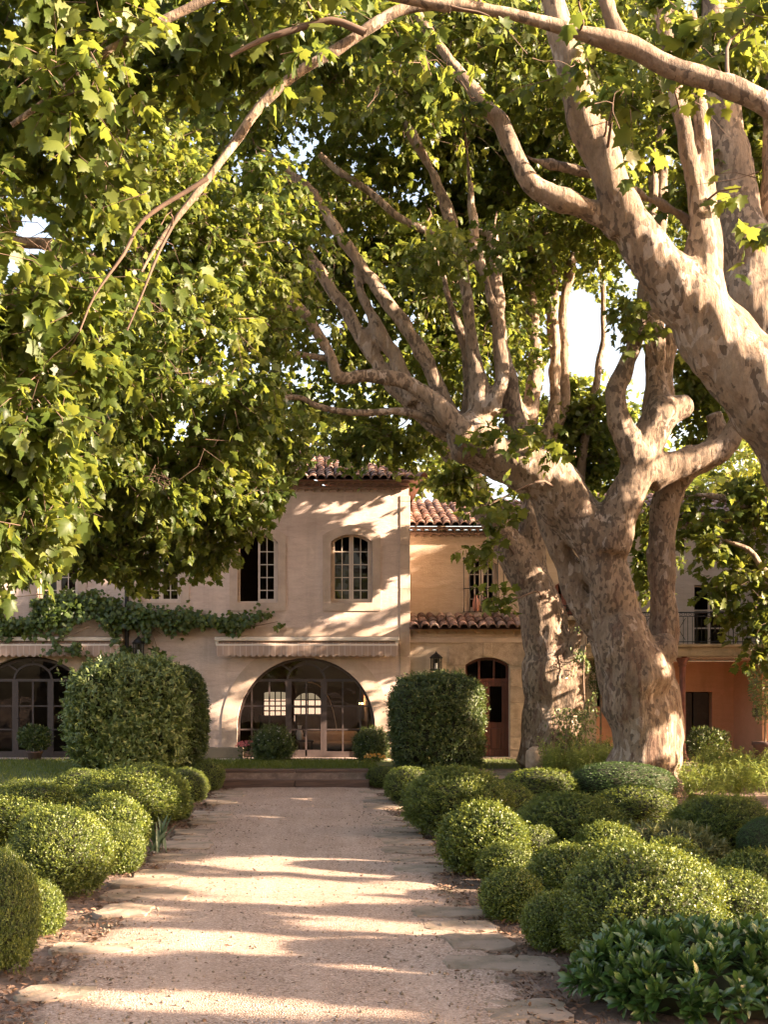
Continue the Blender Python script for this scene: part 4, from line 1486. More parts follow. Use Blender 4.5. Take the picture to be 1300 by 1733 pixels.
# string course, corner pilaster
mb = MB()
mb.box(xl, FX(676), HY - .025, HY + .02, FZ(1077), FZ(1062))
mb.build('string_course', M['stone'], house)
mb = MB()
zz = Z0 - .1
kk = 0
r_ = np.random.default_rng(31)
while zz < ze - .3:
    h = .52 + .1 * (kk % 2)
    mb.box(FX(677) + .0, FX(694), HY - .022, HY + .02, zz + .004, min(zz + h, ze - .26) - .004, float(r_.uniform(.4, .8)), bev=.008)
    zz += h
    kk += 1
mb.build('corner_pilaster', M['stone'], house)
# arch bands
for C_, a_ in ((AC, arch1), (LC, arch2)):
    o_ = arch_outline(C_, AZ, AR * 1.225, AR * 1.235, Z0 + .06)
    ring_mb(o_, [(p[0], p[1]) for p in a_], HY, .022).build('arch_surround', M['stone'], house)
mb = MB()
mb.box(AC - AR * 1.3, AC + AR * 1.3, HY - .55, HY + .3, Z0 - .2, Z0 + .06, .9, bev=.01)
mb.build('threshold', M['stone'], house)
# low base wall either side of the door
mb = MB()
mb.box(FX(340), FX(412), HY - .28, HY - .002, Z0 - .1, Z0 + .34, .3, bev=.02)
mb.build('base_wall', M['slab'], house)
MB().box(FX(640), FX(676), HY - .28, HY - .002, Z0 - .1, Z0 + .30, .3, bev=.02).build('base_wall', M['slab'], house)


def arch_glazing(C_, parent, full=True):
    y = HY + .20
    w = MB()
    out = arch_outline(C_, AZ, AR - .03, AR - .03, Z0 + .06, 40)
    poly_band(w, out, .07, y, .07)
    zt = FZ(1151)
    hw = lambda z: AR * math.sqrt(max(0, 1 - (max(z - AZ, 0) / AR) ** 2)) - .03
    zr = [FZ(1195), FZ(1235)]
    bar(w, (C_ - hw(zt), zt), (C_ + hw(zt), zt), .07, y - .002, .06)
    for z in zr:
        bar(w, (C_ - hw(z), z), (C_ + hw(z), z), .038, y + .004, .05)
    dx = 32 * HY / F
    for s_ in (-1, 1):
        bar(w, (C_ + s_ * dx, Z0 + .06), (C_ + s_ * dx, zt), .10, y - .01, .07)
    for off in (-2 * dx + .02, -3 * dx + .05, 2 * dx - .02, 3 * dx - .05):
        z1 = AZ + AR * math.sqrt(max(0.01, 1 - (off / AR) ** 2)) - .03
        bar(w, (C_ + off, Z0 + .06), (C_ + off, min(z1, zt)), .042, y + .002, .05)
    fan = [(C_ + dx * math.cos(a), zt + dx * .86 * math.sin(a)) for a in np.linspace(0, math.pi, 17)]
    poly_band(w, fan, .055, y - .004, .06)
    for a in (35, 90, 145):
        a = math.radians(a)
        p0 = (C_ + dx * math.cos(a), zt + dx * .86 * math.sin(a))
        # towards the outer arch
        d = np.array([math.cos(a), math.sin(a)])
        L = 0.05
        while (p0[0] + d[0] * L - C_) ** 2 + (p0[1] + d[1] * L - AZ) ** 2 < (AR - .04) ** 2: L += .02
        bar(w, p0, (p0[0] + d[0] * L, p0[1] + d[1] * L), .045, y + .001, .05)
    win = w.build('arched_window', M['frame'], parent)
    pane_obj([(p[0], p[1]) for p in arch_outline(C_, AZ, AR - .04, AR - .04, Z0 + .08, 40)], y + .035, win)
    d = MB()
    bar(d, (C_ - dx + .05, Z0 + .16), (C_ + dx - .05, Z0 + .16), .20, y - .006, .06)
    bar(d, (C_, Z0 + .1), (C_, zt), .045, y - .006, .06)
    bar(d, (C_ - dx + .08, Z0 + .1), (C_ - dx + .08, zt - .03), .06, y - .008, .06)
    bar(d, (C_ + dx - .08, Z0 + .1), (C_ + dx - .08, zt - .03), .06, y - .008, .06)
    bar(d, (C_ - hw(1) , Z0 + .14), (C_ - dx - .05, Z0 + .14), .16, y - .004, .06)
    bar(d, (C_ + dx + .05, Z0 + .14), (C_ + hw(1), Z0 + .14), .16, y - .004, .06)
    dr = d.build('glazed_door', M['frame'], parent)
    h = MB().tube([(C_ - dx + .08, y - .02, 1.45), (C_ - dx + .08, y - .06, 1.45), (C_ - dx + .18, y - .06, 1.45)], .011, 6)
    h.build('handle', M['iron'], dr)


arch_glazing(AC, house)
arch_glazing(LC, house)
for k, (a, b, c, d) in enumerate(UP):
    casement(house, FX(a), FX(b), FZ(d), FZ(c), .20, HY + .16, 2, 5, 'cream', open_left=(k == 1))
    surround(house, FX(a), FX(b), FZ(d), FZ(c), .20, 14 * HY / F, HY)
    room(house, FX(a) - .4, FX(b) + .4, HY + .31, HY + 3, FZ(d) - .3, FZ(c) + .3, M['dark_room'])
# the salon behind the main arch, with garden windows in its back wall
RB = 38.2
bw = [seg_outline(FX(446, RB), FX(485, RB), FZ(1236, RB), FZ(1170, RB), .05), seg_outline(FX(497, RB), FX(545, RB), FZ(1222, RB), FZ(1172, RB), .30)]
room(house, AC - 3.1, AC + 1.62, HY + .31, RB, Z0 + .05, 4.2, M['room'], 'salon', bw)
MB().box(AC + 1.68, AC + 2.4, HY + .75, HY + .85, Z0 + .05, 4.2).build('salon_pier', M['pinkwhite'], house)
for (a, b, c, d, ri) in ((446, 485, 1170, 1236, .05), (497, 545, 1172, 1222, .30)):
    mb = MB()
    x0, x1, z0_, z1_ = FX(a, RB), FX(b, RB), FZ(d, RB), FZ(c, RB)
    for k in range(5):
        x = x0 + (x1 - x0) * k / 4
        bar(mb, (x, z0_), (x, z1_), .04, RB + .08, .04)
    for k in range(5):
        z = z0_ + (z1_ - z0_) * k / 4
        bar(mb, (x0, z), (x1, z), .04, RB + .082, .04)
    mb.build('garden_window', M['frame'], house)
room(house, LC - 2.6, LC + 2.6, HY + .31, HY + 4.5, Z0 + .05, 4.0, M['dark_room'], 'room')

# roof of the main block
eave_y = HY - .42
pitch = math.radians(19)
vv = np.array([0, math.cos(pitch), math.sin(pitch)])
eo = np.array([xl, eave_y, ze + .02])
ncol = int((xr + .35 - xl) / .23)
Lr = 5.6
tm = tiles_mb(eo + [0, 0, .09], (1, 0, 0), vv, ncol, int(Lr / .36), keep=lambda a, b: a < (xr + .35 - xl) - b * .72, seed=5)
rd = eo + vv * Lr
tm.add([eo + [0, 0, .06], eo + [xr + .3 - xl, 0, .06], eo + np.array([xr + .3 - xl - Lr * .72, 0, .06]) + vv * Lr, rd + [0, 0, .06]], [(0, 1, 2, 3)], .2)
hx = xr + .35
hip0 = np.array([hx, eave_y, ze + .08]); hip1 = np.array([hx - Lr * .72, eave_y + Lr * math.cos(pitch), ze + .08 + Lr * math.sin(pitch)])
tm.add([hip0, (hx, 40, ze + .08), (hx - Lr * .72, 40 - Lr, hip1[2]), hip1], [(0, 1, 2, 3)], .4)
tm.add([(xl, 40, ze + .08), (hx, 40, ze + .08), (hx - Lr * .72, 40 - Lr * .7, hip1[2]), (xl, 40 - Lr * .7, hip1[2])], [(3, 2, 1, 0)], .3)
for k in range(16):     # hip tiles
    c = hip0 + (hip1 - hip0) * (k / 16)
    dd = norm(hip1 - hip0)
    s_ = norm(np.cross(dd, (0, 0, 1)))
    u_ = np.cross(s_, dd)
    rr = [(.13, .07), (.11, .05)]
    q = []
    for e_ in (0, 1):
        for a in np.linspace(0, math.pi, 7):
            q.append(c + dd * .42 * e_ + s_ * math.cos(a) * rr[e_][0] + u_ * (math.sin(a) * .11 + rr[e_][1]))
    tm.add(q, [(i, i + 1, 8 + i, 7 + i) for i in range(6)], float(np.clip(.5 + .2 * math.sin(k * 5.3), 0, 1)))
roof = tm.build('roof', M['tile'], house, smooth=False)
genoise_mb(xl, xr, HY, ze + .08, 2).build('eave_cornice', M['tile'], house)

# ---- entrance wing
EY, UYW = HY + .12, HY + .85
wing = empty('house_wing', (FX(790), EY, Z0), 'ochre entrance wing with red wooden door, lean-to tiles and barred window', 'house')
wx0, wx1 = FX(692.5), FX(893)
gz = FZ(1062, EY)
dh = seg_outline(FX(788, EY), FX(863, EY), Z0 + .08, FZ(1112, EY), .20)
wall_mb([(wx0 + .01, Z0 - .3), (wx1, Z0 - .3), (wx1, gz), (wx0 + .01, gz)], [dh], EY, .32).build('wall', M['ochre'], wing)
ux1 = FX(1010, UYW)
uz = FZ(897, UYW)
wh = seg_outline(FX(790, UYW), FX(842, UYW), FZ(1034, UYW), FZ(946, UYW), .14)
wh2 = seg_outline(FX(940, UYW), FX(972, UYW), FZ(1042, UYW), FZ(985, UYW), .10)
wall_mb([(wx0 + .01, gz - .6), (ux1, gz - .6), (ux1, uz), (wx0 + .01, uz)], [wh, wh2], UYW, .25).build('upper_wall', M['ochre'], wing)
mb = MB()
mb.add([(wx1, EY, Z0 - .3), (wx1, UYW + 3, Z0 - .3), (wx1, UYW + 3, gz), (wx1, EY, gz)], [(0, 1, 2, 3)])
mb.box(wx1 + .01, ux1, UYW + .01, UYW + .3, Z0 - .3, gz - .59)
mb.build('side_wall', M['ochre'], wing)
casement(wing, FX(790, UYW), FX(842, UYW), FZ(1034, UYW), FZ(946, UYW), .14, UYW + .12, 2, 4, 'cream')
room(wing, FX(780, UYW), FX(860, UYW), UYW + .26, UYW + 3, FZ(1060, UYW), FZ(930, UYW), M['dark_room'])
casement(wing, FX(940, UYW), FX(972, UYW), FZ(1042, UYW), FZ(985, UYW), .10, UYW + .12, 1, 3, 'rust')
room(wing, FX(930, UYW), FX(982, UYW), UYW + .26, UYW + 3, FZ(1050, UYW), FZ(970, UYW), M['dark_room'])
# iron grille
mb = MB()
g0, g1 = FX(784, UYW), FX(851, UYW)
gb, gt = FZ(1036, UYW), FZ(944, UYW)
for k in range(8):
    x = g0 + (g1 - g0) * k / 7
    top = gt + .10 * math.sin(math.pi * k / 7)
    by = UYW - .10 - .05
    mb.tube([(x, UYW - .12, top), (x, UYW - .14, (top + gb) / 2 + .3), (x, UYW - .26, gb + .35), (x, UYW - .24, gb + .12), (x, UYW - .12, gb)], .012, 6)
for z, o_ in ((gb, .12), (gb + .62, .17), (gt - .02, .12)):
    mb.tube([(g0, UYW - o_, z), (g1, UYW - o_, z)], .013, 6)
    for x in (g0, g1):
        mb.tube([(x, UYW - o_, z), (x, UYW + .02, z)], .011, 6)
mb.build('window_grille', M['iron'], wing)
# two clay jars on that sill
for k, px in enumerate((806, 823)):
    mb = MB().lathe((0, 0, 0), [(.05, 0), (.085, .06), (.095, .2), (.07, .32), (.04, .36), (.045, .41), (.055, .43)], 14)
    o = mb.build('jar', mat_simple('pink_clay', (.55, .25, .18), .6, .15, 6) if k == 0 else bpy.data.materials['pink_clay'], smooth=True)
    o.location = (FX(px, UYW + .06), UYW + .06, FZ(1034, UYW) + .002)
    tag(o, ('taller pink jar on the left of the barred window sill', 'pink jar on the right of the barred window sill')[k], 'jar', 'jars on the barred window sill')
    if k: o.scale = (.85, .85, .85)
# lean-to roof and its cornice
zl, zh = FZ(1068, EY), FZ(1046, UYW)
vlen = np.array([0, UYW - (EY - .38), zh - zl])
tm = tiles_mb((wx0 + .02, EY - .38, zl + .06), (1, 0, 0), vlen, int((wx1 + .1 - wx0) / .25), 3, pitch=.25, course=.40, seed=8)
tm.add([(wx0, EY - .36, zl + .03), (wx1 + .1, EY - .36, zl + .03), (wx1 + .1, UYW - .004, zh - .03), (wx0, UYW - .004, zh - .03)], [(0, 1, 2, 3)], .2)
tm.build('lean_to_roof', M['tile'], wing)
genoise_mb(wx0, wx1, EY, zl + .04, 1, .25).build('eave_cornice', mat_simple('pale_mortar', (.5, .33, .22), .9, .2, 5), wing)
mb = MB()
mb.box(wx0 + .01, wx1, EY - .06, EY + .02, FZ(1088, EY), FZ(1079, EY), .6, bev=.012)
mb.box(wx0 + .01, wx1, UYW - .012, UYW + .02, FZ(1046, UYW), FZ(1042, UYW), .1)
mb.build('moulding', M['stone'], wing)
# upper roof of the wing
py_ = math.radians(20)
vv2 = np.array([0, math.cos(py_), math.sin(py_)])
tm = tiles_mb((wx0 + .02, UYW - .38, uz + .08), (1, 0, 0), vv2, int((ux1 - wx0) / .23), 9, seed=9)
tm.add([(wx0 + .01, UYW - .38, uz + .05), (ux1, UYW - .38, uz + .05), np.array((ux1, UYW - .38, uz + .05)) + vv2 * 3.3, np.array((wx0 + .01, UYW - .38, uz + .05)) + vv2 * 3.3], [(0, 1, 2, 3)], .2)
tm.build('roof', M['tile'], wing)
genoise_mb(wx0 + .02, ux1, UYW, uz + .05, 2).build('eave_cornice', M['tile'], wing)
# stone door surround: quoined jambs
mb = MB()
r_ = np.random.default_rng(33)
dx0, dx1, dz1 = FX(788, EY), FX(863, EY), FZ(1112, EY)
for s_, xe in ((-1, dx0), (1, dx1)):
    z, k = Z0 - .1, 0
    while z < dz1 - .35:
        h = r_.uniform(.34, .5)
        w = (.42 if k % 2 == 0 else .28)
        zz1 = min(z + h, dz1 - .20)
        a, b = (xe - w, xe) if s_ < 0 else (xe, xe + w)
        mb.box(a, min(b, wx1 - .004), EY - .035, EY + .02, z + .004, zz1 - .004, float(r_.uniform(.35, .95)), bev=.012)
        z += h
        k += 1
o_ = seg_outline(dx0 - .42, dx1 + .42, dz1 - .22, dz1 + .46, .2)
i_ = seg_outline(dx0, dx1, dz1 - .22, dz1, .20)
ring_mb(o_, i_, EY, .03, mb)
xm = (dx0 + dx1) / 2
mb.box(xm - .12, xm + .12, EY - .042, EY + .02, dz1 + .02, dz1 + .47, .7, bev=.01)
mb.build('door_surround', M['block'], wing)
mb = MB().box(dx0 - .15, dx1 + .15, EY - .3, EY + .3, Z0 - .1, Z0 + .08, .9, bev=.012)
mb.build('door_step', M['stone'], wing)
# the door
DY = EY + .18
mb = MB()
out = seg_outline(dx0 + .03, dx1 - .03, Z0 + .08, dz1 - .03, .19)
poly_band(mb, out, .075, DY, .09)
zt = FZ(1151, EY)
bar(mb, (dx0, zt), (dx1, zt), .09, DY - .012, .09)
for q in (1 / 3, 2 / 3):
    x = dx0 + (dx1 - dx0) * q
    bar(mb, (x, zt), (x, dz1 - .05), .045, DY + .004, .06)
tr = mb.build('door_frame', M['door'], wing)
pane_obj([(p[0], p[1]) for p in seg_outline(dx0 + .05, dx1 - .05, zt, dz1 - .05, .18)], DY + .05, tr, 'transom_pane')
xm = dx0 + (dx1 - dx0) * .47
for a, b in ((dx0 + .065, xm - .006), (xm + .006, dx1 - .065)):
    mb = MB()
    zb_ = Z0 + .09
    z2 = zt - .05
    zp = FZ(1226, EY)
    mb.box(a, a + .11, DY, DY + .06, zb_, z2, bev=.006)
    mb.box(b - .11, b, DY, DY + .06, zb_, z2, bev=.006)
    mb.box(a + .11, b - .11, DY + .002, DY + .058, z2 - .11, z2)
    mb.box(a + .11, b - .11, DY + .002, DY + .058, zp - .07, zp + .05)
    mb.box(a + .11, b - .11, DY + .002, DY + .058, zb_, zb_ + .16)
    mb.box(a + .11, b - .11, DY + .03, DY + .05, zb_ + .16, zp - .07)
    cx_, cz_ = (a + b) / 2, (zb_ + .16 + zp - .07) / 2
    mb.box(a + .15, b - .15, DY + .012, DY + .03, zb_ + .2, zp - .11, bev=.01)
    dr = mb.build('door', M['door'], wing)
    pane_obj([(a + .11, zp + .05), (a + .11, z2 - .11), (b - .11, z2 - .11), (b - .11, zp + .05)], DY + .03, dr)
    if a > dx0 + .2:
        MB().tube([(a + .05, DY - .002, 1.4), (a + .05, DY - .05, 1.4), (a + .13, DY - .05, 1.4)], .01, 6).build('handle', M['iron'], dr)
room(wing, dx0 - .3, dx1 + .3, DY + .2, DY + 3, Z0 + .07, dz1 + .2, M['dark_room'], 'hallway')

# ---- balcony wing on the right
BY, OY = 30.0, 33.0
bal = empty('house_wing', (FX(1150, OY), OY, Z0), 'right wing with orange ground-floor loggia under a railed balcony', 'house')
bx0, bx1 = FX(985, OY), FX(1420, OY)
zs = FZ(1091, BY)
odoor = [(FX(1147, OY), Z0 + .03), (FX(1147, OY), FZ(1171, OY)), (FX(1206, OY), FZ(1171, OY)), (FX(1206, OY), Z0 + .03)]
owin = [(FX(996, OY), FZ(1196, OY)), (FX(996, OY), FZ(1133, OY)), (FX(1026, OY), FZ(1133, OY)), (FX(1026, OY), FZ(1196, OY))]
wall_mb([(bx0, Z0 - .3), (FX(1243, OY), Z0 - .3), (FX(1243, OY), zs - .33), (bx0, zs - .33)], [odoor, owin], OY, .35).build('wall', M['orange'], bal)
mb = MB()
xa, xb = FX(1243, OY), FX(1420, OY)
yb = 31.2
mb.add([(xa, OY, Z0 - .3), (FX(1291, yb), yb, Z0 - .3), (FX(1291, yb), yb, zs - .33), (xa, OY, zs - .33)], [(0, 1, 2, 3)])
mb.box(FX(1291, yb), FX(1291, yb) + .35, yb + .003, yb + .4, Z0 - .3, zs - .33)
mb.build('side_wall', M['orange'], bal)
mb = MB()
mb.box(FX(1026, OY) - .5, FX(1026, OY) - .47, OY + .10, OY + .14, FZ(1196, OY), FZ(1133, OY))
for k in range(3):
    x = FX(996, OY) + (FX(1026, OY) - FX(996, OY)) * k / 2
    mb.box(x - .02, x + .02, OY + .1, OY + .14, FZ(1196, OY), FZ(1133, OY))
for k in range(4):
    z = FZ(1196, OY) + (FZ(1133, OY) - FZ(1196, OY)) * k / 3
    mb.box(FX(996, OY), FX(1026, OY), OY + .102, OY + .138, z - .015, z + .015)
w_ = mb.build('window', M['frame'], bal)
pane_obj(owin, OY + .12, w_)
room(bal, FX(985, OY), FX(1040, OY), OY + .36, OY + 3, FZ(1230, OY), FZ(1120, OY), M['dark_room'])
room(bal, FX(1140, OY), FX(1212, OY), OY + .36, OY + 4, Z0, FZ(1160, OY), M['dark_room'], 'hallway')
mb = MB()
for a in (1147, 1176):
    mb.box(FX(a, OY) + .03, FX(a + 29.5, OY) - .01, OY + .2, OY + .25, Z0 + .04, FZ(1172, OY), bev=.01)
    mb.box(FX(a, OY) + .13, FX(a + 29.5, OY) - .11, OY + .185, OY + .2, Z0 + .3, Z0 + 1.2, bev=.01)
dd_ = mb.build('door', M['darkwood'], bal)
# balcony slab, fascia and ceiling
mb = MB()
mb.box(FX(990, BY), xb + 1, BY, OY + .02, zs - .30, zs, .4, bev=.015)
mb.box(FX(990, BY), xb + 1, BY - .05, BY + .2, zs - .06, zs + .02, .6, bev=.012)
mb.build('balcony_slab', M['slab'], bal)
mb = MB().box(FX(992, BY), xb + .9, BY + .1, OY, zs - .325, zs - .302)
mb.build('loggia_ceiling', M['pinkwhite'], bal)
# upper storey behind the balcony
uzr = FZ(884, OY)
uw = [[(FX(1176, OY), zs + .05), (FX(1176, OY), FZ(990, OY)), (FX(1232, OY), FZ(990, OY)), (FX(1232, OY), zs + .05)], [(FX(1040, OY), zs + .05), (FX(1040, OY), FZ(990, OY)), (FX(1075, OY), FZ(990, OY)), (FX(1075, OY), zs + .05)]]
wall_mb([(FX(960, OY), zs - .02), (xb, zs - .02), (xb, uzr), (FX(960, OY), uzr)], uw, OY, .3).build('upper_wall', M['pinkwhite'], bal)
for h in uw:
    x0, x1, z1_ = h[0][0], h[2][0], h[1][1]
    mb = MB()
    for k in range(3):
        x = x0 + (x1 - x0) * k / 2
        mb.box(x - .03, x + .03, OY + .15, OY + .2, zs + .05, z1_)
    for z in (zs + .6, zs + 1.1, z1_ - .03):
        mb.box(x0, x1, OY + .152, OY + .198, z - .02, z + .02)
    w_ = mb.build('french_window', M['cream'], bal)
    pane_obj(h, OY + .18, w_)
    room(bal, x0 - .2, x1 + .2, OY + .31, OY + 3, zs, z1_ + .2, M['dark_room'])
tm = tiles_mb((FX(960, OY), OY - .4, uzr + .08), (1, 0, 0), vv2, int((xb - FX(960, OY)) / .23), 9, seed=10)
tm.add([(FX(960, OY), OY - .4, uzr + .05), (xb, OY - .4, uzr + .05), np.array((xb, OY - .4, uzr + .05)) + vv2 * 3.3, np.array((FX(960, OY), OY - .4, uzr + .05)) + vv2 * 3.3], [(0, 1, 2, 3)], .2)
tm.build('roof', M['tile'], bal)
genoise_mb(FX(960, OY), xb, OY, uzr + .05, 2).build('eave_cornice', M['tile'], bal)


def railing(parent, x0, x1, y, z0, z1, gap=.115):
    mb = MB()
    mb.tube([(x0, y, z1), (x1, y, z1)], .02, 6)
    mb.tube([(x0, y, z1 - .10), (x1, y, z1 - .10)], .010, 6)
    mb.tube([(x0, y, z0 + .06), (x1, y, z0 + .06)], .012, 6)
    n_ = int((x1 - x0) / gap)
    for k in range(n_ + 1):
        x = x0 + (x1 - x0) * k / n_
        mb.tube([(x, y, z0), (x, y, z1 - (.0 if k % 8 == 0 else .10))], .014 if k % 8 == 0 else .008, 5)
        c = np.array([x + gap / 2, y, z1 - .05])
        if k < n_:
            mb.tube([c + [.035 * math.cos(a), 0, .035 * math.sin(a)] for a in np.linspace(0, 2 * math.pi, 9)], .005, 4, cap=False)
        if k % 8 == 4:   # crossed panel
            w2 = gap * 1.5
            mb.tube([(x - w2, y - .012, z0 + .1), (x + w2, y - .012, z1 - .14)], .008, 5)
            mb.tube([(x - w2, y + .012, z1 - .14), (x + w2, y + .012, z0 + .1)], .008, 5)
    return mb.build('railing', M['iron'], parent)


railing(bal, FX(996, BY) + .02, xb + .9, BY + .12, zs + .018, FZ(1036, BY))
# little balcony of the ochre wing
mb = MB().box(FX(938, UYW), FX(985, UYW), UYW - .45, UYW - .002, FZ(1050, UYW) - .02, FZ(1046, UYW), .5, bev=.008)
mb.build('balcony_slab', M['slab'], wing)
railing(wing, FX(939, UYW) + .02, FX(984, UYW) - .02, UYW - .40, FZ(1046, UYW) - .002, FZ(1030, UYW) + .05)
# iron columns
mb = MB()
cx_ = FX(1161, BY)
mb.lathe((cx_, BY + .25, Z0 - .05), [(.16, 0), (.16, .12), (.11, .2), (.085, .35), (.075, 2.2), (.075, zs - .52 - Z0), (.10, zs - .48 - Z0), (.09, zs - .44 - Z0), (.17, zs - .30 - Z0), (.17, zs - .25 - Z0)], 14)
mb.build('column', M['rust'], bal, smooth=True)
mb = MB()
mb.box(FX(1277, 31.1), FX(1289, 31.1), 31.02, 31.22, FZ(1213, 31.1), FZ(1198, 31.1), bev=.01)
o = mb.build('wall_box', M['iron'], bal)

# ---- awnings


def awning(px0, px1, label):
    x0, x1 = FX(px0), FX(px1)
    root = empty('awning', ((x0 + x1) / 2, HY, FZ(1082)), label, 'awning', 'awnings over the arches')
    mb = MB()
    mb.box(x0, x1, HY - .24, HY - .03, FZ(1085.5), FZ(1078.5), bev=.02)
    mb.box(x0 + .05, x1 - .05, HY - .33, HY - .29, FZ(1095), FZ(1091), bev=.01)
    mb.build('casing', M['alu'], root)
    for x in (x0 + .02, x1 - .10):
        mb = MB()
        mb.box(x, x + .08, HY - .20, HY + .02, FZ(1090), FZ(1086), bev=.005)
        mb.tube([(x + .04, HY - .05, FZ(1090.5)), (x + .04, HY - .27, FZ(1092.5))], .03, 6)
        mb.build('bracket', M['alu'], root)
    n_ = int(round((x1 - x0 - .12) / .175)) * 8
    P = [[], [], [], []]
    for k in range(n_ + 1):
        x = x0 + .06 + (x1 - x0 - .12) * k / n_
        ph = (k % 8) / 8
        sc_ = .06 * abs(math.sin(math.pi * k / 8))
        wv = .008 * math.sin(k * .35)
        P[0].append((x, HY - .10, FZ(1086)))
        P[1].append((x, HY - .28, FZ(1093)))
        P[2].append((x, HY - .345 + wv * .4, FZ(1094)))
        P[3].append((x, HY - .335 + wv, FZ(1108.5) - sc_))
    v = sum(P, [])
    k = n_ + 1
    f = [(r * k + i, r * k + i + 1, (r + 1) * k + i + 1, (r + 1) * k + i) for r in range(3) for i in range(n_)]
    c = mesh_obj('cloth', v, f, M['fabric'], root)
    md = c.modifiers.new('t', 'SOLIDIFY'); md.thickness = .006
    return root


awning(364, 675, 'retracted beige awning with scalloped edge above the main arched window')
awning(-110, 209, 'scalloped awning half covered by the climbing vine above the left arch')

# ---- lanterns


def lantern(px, py0, py1, label, y):
    x, zt_, zb_ = FX(px, y), FZ(py0, y), FZ(py1, y)
    h = zt_ - zb_
    yc = y - .22
    root = empty('wall_lantern', (x, y, zb_), label, 'lantern', 'wall lanterns on the house')
    mb = MB()
    w = .135
    mb.lathe((x, yc, zb_), [(w * .8, 0), (w * 1.15, .015), (w * 1.15, .05), (w, .06)], 6)
    for k in range(6):
        a = math.pi / 3 * k
        mb.tube([(x + w * math.cos(a), yc + w * math.sin(a), zb_ + .05), (x + w * math.cos(a), yc + w * math.sin(a), zb_ + h * .66)], .012, 5)
    mb.lathe((x, yc, zb_ + h * .64), [(w * 1.2, 0), (w * 1.25, .03), (w * 1.0, .06), (w * .85, h * .16), (w * .45, h * .24), (w * .3, h * .26), (w * .32, h * .29), (w * .1, h * .32), (.012, h * .37)], 6)
    mb.tube([(x, y + .01, zb_ + h * .5), (x, y - .05, zb_ + h * .9), (x, yc + .03, zb_ + h * .93)], .014, 6)
    mb.box(x - .06, x + .06, y - .02, y + .005, zb_ + h * .25, zb_ + h * .75, bev=.006)
    mb.build('frame', M['iron'], root)
    mb = MB().lathe((x, yc, zb_ + .06), [(w * .93, 0), (w * .93, h * .56)], 6)
    mb.build('pane', M['glass'], root)
    mb = MB().tube([(x, yc, zb_ + .05), (x, yc, zb_ + h * .4)], .03, 8)
    mb.build('candle', M['ceramic'], root)


lantern(737, 1103, 1136, 'black six-sided lantern on the ochre wall between the box hedge and the red door', EY)
lantern(236, 1076, 1116, 'black lantern under the vine on the main wall above the left hedge', HY)
mb = MB().tube([(FX(215), HY - .09, 5.2), (FX(215), HY - .09, Z0)], .055, 10)
for z in (1.2, 2.6, 3.9):
    mb.tube([(FX(215), HY - .09, z - .03), (FX(215), HY - .09, z + .03)], .07, 10)
mb.build('downpipe', M['iron'], house, smooth=False)

# ---- inside the salon
fl = Z0 + .052
sx, sy = FX(562, 33.6), 33.6
sofa = empty('sofa', (sx, sy, fl), 'pale linen sofa inside the salon behind the glazed door', 'sofa')
MB().box(sx - .75, sx + .75, sy - .4, sy + .4, fl + .1, fl + .34, bev=.06).build('seat', M['linen'], sofa, True)
MB().box(sx - .75, sx + .75, sy + .3, sy + .55, fl + .2, fl + .62, bev=.08).build('backrest', M['linen'], sofa, True)
for s_ in (-1, 1):
    MB().box(sx + s_ * .86 - .12, sx + s_ * .86 + .12, sy - .42, sy + .5, fl + .1, fl + .46, bev=.07).build('armrest', M['linen'], sofa, True)
mb = MB()
for a in (-1, 1):
    for b in (-1, 1):
        mb.tube([(sx + a * .8, sy + b * .32, fl), (sx + a * .8, sy + b * .32, fl + .12)], .03, 8)
mb.build('feet', M['darkwood'], sofa)
tx, ty = FX(500, 32.6), 32.6
tb = empty('side_table', (tx, ty, fl), 'low dark table holding a white vase inside the salon', 'table')
MB().box(tx - .45, tx + .5, ty - .3, ty + .3, fl + .36, fl + .41, bev=.01).build('tabletop', M['darkwood'], tb)
for a in (-.4, .45):
    for b in (-.25, .25):
        MB().tube([(tx + a, ty + b, fl), (tx + a, ty + b, fl + .365)], .025, 8).build('leg', M['darkwood'], tb)
o = MB().lathe((0, 0, 0), [(.05, 0), (.085, .05), (.10, .17), (.07, .27), (.045, .31), (.05, .37), (.065, .40)], 18).build('vase', M['ceramic'], smooth=True)
o.location = (FX(507, 32.5), 32.5, fl + .41)
tag(o, 'small white ceramic vase standing on the low table inside the salon', 'vase')
for px, yy, lab in ((522, 36.0, 'dark round-backed armchair silhouetted against the bright garden window'), (462, 35.6, 'dark chair silhouetted left of the glazed door')):
    x = FX(px, yy)
    ch = empty('armchair', (x, yy, fl), lab, 'chair')
    MB().box(x - .3, x + .3, yy - .3, yy + .3, fl + .38, fl + .5, bev=.04).build('seat', M['darkwood'], ch)
    pts = [(x + .36 * math.cos(a), yy - .05 + .34 * math.sin(a) * -1) for a in np.linspace(math.pi * .05, math.pi * .95, 12)]
    v, f = [], []
    for q in pts:
        v += [(q[0], q[1], fl + .45), (q[0] * 1.0, q[1] - .03, fl + 1.05)]
    f = [(2 * i, 2 * i + 2, 2 * i + 3, 2 * i + 1) for i in range(11)]
    bk = mesh_obj('backrest', v, f, M['darkwood'], ch, True)
    bk.modifiers.new('t', 'SOLIDIFY').thickness = .06
    for a in (-.24, .24):
        for b in (-.24, .24):
            MB().tube([(x + a, yy + b, fl), (x + a, yy + b, fl + .39)], .022, 6).build('leg', M['darkwood'], ch)
